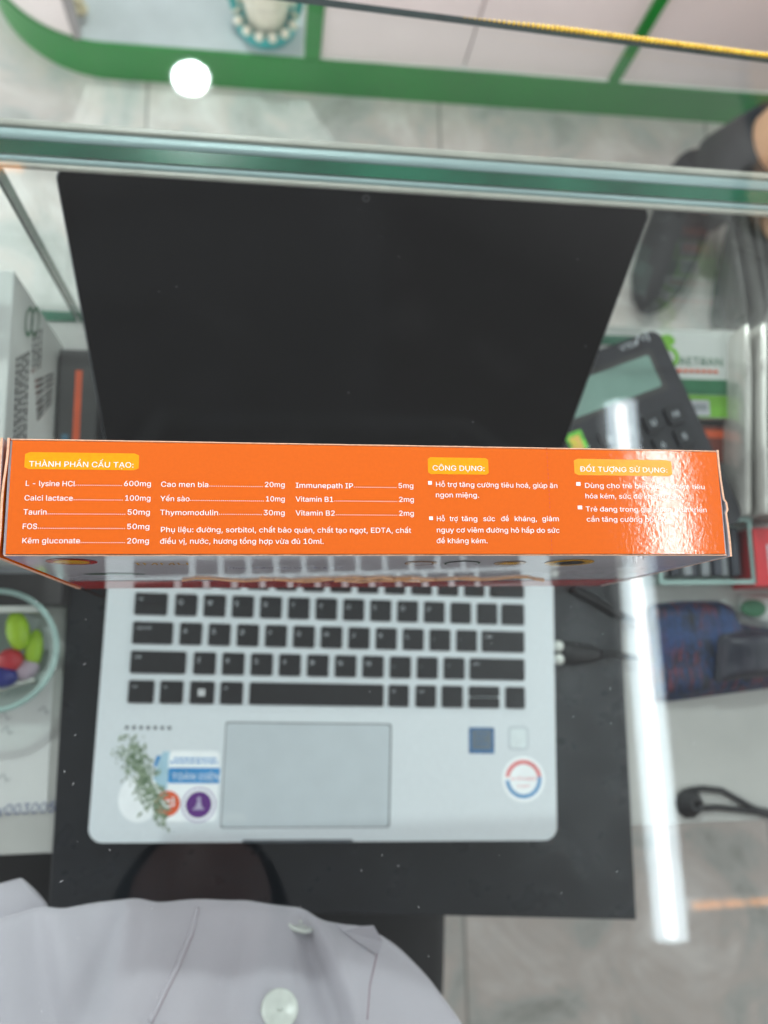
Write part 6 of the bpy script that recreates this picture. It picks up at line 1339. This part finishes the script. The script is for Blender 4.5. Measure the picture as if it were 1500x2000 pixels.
def seam(pts, r, m, name):
    P_ = []
    for k in range(len(pts)-1):
        for q_ in range(6):
            f_ = q_/6; h, nn = on_coat(pts[k][0]+(pts[k+1][0]-pts[k][0])*f_, pts[k][1]+(pts[k+1][1]-pts[k][1])*f_)
            P_.append(h+nn*(nn.dot(Vector((0,0,1)))>0 and 1 or -1)*r*.2)
    MB().tube(P_, r, 8, flat=.6).build(name, m, coat, smooth='all')
seam([(386,1772),(372,1825),(345,1890),(315,1950),(288,2006)], .0012, M['coat'], 'placket_fold')
seam([(388,1778),(376,1828),(349,1893),(319,1953),(292,2009)], .0003, M['coat_seam'], 'placket_stitching')
seam([(741,1828),(735,1870),(722,1925),(716,2005)], .0004, M['coat_seam'], 'side_stitching')
for px, py in ((545,1972),(583,1812)):
    h, nn = on_coat(px, py)
    if nn.z < 0: nn = -nn
    if py < 1900: nn = (nn+Vector((-.05,1.5,-.15))).normalized(); h = h-Vector((0,0,.0035))
    b = MB(); b.lathe([(.0004,.0012),(.0050,.0012),(.0068,.0020),(.0083,.0024),(.0088,.0016),(.0088,.0006),(.0081,0),(.0004,0)][::-1], 36, close=False)
    b.ball((0,0,.0018), .0016, 0, 10, 6, (1,.7,.6))
    o = b.build('button', M['button'], coat, smooth='all')
    o.matrix_local = Matrix.Translation(h+nn*.0004) @ nn.to_track_quat('Z','Y').to_matrix().to_4x4()
# folded flap of cloth at the right of the front
def flap_pt(px, py, lift):
    h, nn = on_coat(px, py); 
    if nn.z < 0: nn = -nn
    return h+nn*lift
b = MB(); fl_ = [(652,1805,.0005),(690,1796,.013),(722,1788,.018),(740,1822,.014),(735,1868,.002),(700,1845,.0012),(670,1822,.001)]
vs = [flap_pt(*q) for q in fl_]; low = [v-Vector((0,0,.0012)) for v in vs]
n_ = len(vs)
b.add(vs+low, [list(range(n_))[::-1], [n_+i for i in range(n_)]] + [(i,(i+1)%n_,n_+(i+1)%n_,n_+i) for i in range(n_)])
b.build('coat_flap', M['coat'], coat, weld=True)
# sleeve at the left
b = MB(); s0, s1, s2 = at(-260,2060,-.06), at(-70,1880,-.095), at(66,1742,-.10)
b.tube([s0, s0.lerp(s1,.5)+Vector((0,.004,.003)), s1, s1.lerp(s2,.5), s2], [.052,.046,.038,.024,.010], 24, flat=.55)
b.build('sleeve', M['coat'], coat, smooth='all')
bmt.free()

# ------------------------------------------------------------------ a customer standing across the counter, only a lower leg in the picture
f0 = at(1300,505,ZF); f0.z = 0
f0.x += .015
cu = thing('person', 'customer beyond the counter, only a bare calf and dark boot showing at the right', 'person', (f0.x, f0.y, ZF))
J = {'pelvis':((.12,.06,.90),(.15,.11)),'waist':((.12,.06,1.08),(.13,.10)),'chest':((.12,.05,1.30),(.15,.11)),'collar':((.12,.05,1.42),(.09,.07)),'neck':((.12,.05,1.48),(.055,.055)),
     'chin':((.12,.04,1.56),(.068,.075)),'head':((.12,.04,1.63),(.078,.09)),'crown':((.12,.05,1.70),(.055,.06)),
     'shl':((-.06,.05,1.40),(.055,.055)),'ell':((-.10,.08,1.12),(.042,.042)),'wrl':((-.10,.05,.88),(.03,.03)),
     'shr':((.30,.05,1.40),(.055,.055)),'elr':((.34,.08,1.12),(.042,.042)),'wrr':((.34,.05,.88),(.03,.03)),
     'hpl':((.03,.06,.84),(.09,.09)),'knl':((.10,.05,.46),(.062,.062)),'cal':((.07,.065,.32),(.058,.060)),'anl':((.01,.075,.09),(.030,.030)),'tol':((-.03,-.02,.030),(.020,.016)),
     'hpr':((.21,.06,.84),(.09,.09)),'knr':((.23,.05,.46),(.062,.062)),'car':((.18,.05,.32),(.058,.060)),'anr':((.125,.02,.09),(.030,.030)),'tor':((.10,-.07,.030),(.020,.016))}
E_ = [('pelvis','waist'),('waist','chest'),('chest','collar'),('collar','neck'),('neck','chin'),('chin','head'),('head','crown'),('collar','shl'),('shl','ell'),('ell','wrl'),('collar','shr'),('shr','elr'),('elr','wrr'),
      ('pelvis','hpl'),('hpl','knl'),('knl','cal'),('cal','anl'),('anl','tol'),('pelvis','hpr'),('hpr','knr'),('knr','car'),('car','anr'),('anr','tor')]
fingers('l'); fingers('r')
def skinned(name, J, E_, root, m):
    me = skin_mesh(name, J, E_, root)
    for p in me.polygons: p.use_smooth = True
    me.materials.append(m)
    o = bpy.data.objects.new(name, me); C.objects.link(o); o.parent = cu; return o
skinned('body', J, E_, 'pelvis', M['tan'])
for s_ in 'lr':
    ca_, an_, to_ = (Vector(J[k_+s_][0]) for k_ in ('ca','an','to'))
    b = MB(); top = ca_+Vector((0,0,-.105))
    heel = Vector((an_.x, an_.y+.015, .05))
    b.tube([top, top.lerp(an_,.35), top.lerp(an_,.7), an_, an_.lerp(heel,.6), heel], [.080,.078,.073,.068,.062,.050], 24)
    d_ = Vector((to_.x-an_.x, to_.y-an_.y, 0)).normalized(); pth = [heel+Vector((0,0,-.002)), heel+d_*.05, heel+d_*.11+Vector((0,0,-.004)), heel+d_*.17+Vector((0,0,-.010)), heel+d_*.205+Vector((0,0,-.016)), heel+d_*.222+Vector((0,0,-.020))]
    b.tube(pth, [.046,.050,.050,.044,.028,.010], 24, flat=.92)
    b.build('boot', M['boot'], cu, smooth='all')
skinned('shorts', {k: (J[k][0], tuple(r*1.2 for r in J[k][1])) for k in ('pelvis','hpl','hpr')} | {'l':((.08,.055,.58),(.09,.09)),'r':((.225,.055,.58),(.09,.09))}, [('pelvis','hpl'),('pelvis','hpr'),('hpl','l'),('hpr','r')], 'pelvis', M['trousers'])
skinned('shirt', {k: (J[k][0], tuple(r*1.13 for r in J[k][1])) for k in ('pelvis','waist','chest','collar','shl','shr')}, [('pelvis','waist'),('waist','chest'),('chest','collar'),('collar','shl'),('collar','shr')], 'pelvis', M['carton_b'])
skinned('hair', {'a':((.12,.055,1.67),(.088,.094)),'b':((.12,.06,1.72),(.07,.07))}, [('a','b')], 'a', M['hair'])

# ------------------------------------------------------------------ dust and tiny scratches on the counter glass
rd = random.Random(11); b = MB()
spots = [(165,1297,.0016),(126,1507,.0011),(143,1531,.0014),(426,1617,.0016),(120,1721,.0018),(214,1660,.001),(706,1700,.0012),(1003,1610,.0013),(1120,1400,.001),(1192,1345,.0014),(1340,1805,.0022),(1205,1702,.0016),(395,1190,.001)]
spots += [(rd.uniform(20,1480), rd.uniform(1160,1990), rd.uniform(.0003,.0010)) for _ in range(70)] + [(rd.uniform(120,1250), rd.uniform(340,850), rd.uniform(.0002,.0004)) for _ in range(8)]
for px, py, ln in spots:
    c_ = at(px, py, .0003); a = rd.uniform(.3,2.6); cv = rd.uniform(-.5,.5)
    pts = [c_+Vector((math.cos(a+cv*t_)*ln*t_, math.sin(a+cv*t_)*ln*t_, 0)) for t_ in (-.5,-.2,.15,.5)]
    b.tube(pts, [.00003,.00010,.00009,.00003], 5)
o = b.build('dust', M['dust'], None); o['kind'] = 'stuff'; o['label'] = 'fine dust and short scratches on the counter glass'; o['category'] = 'dust'
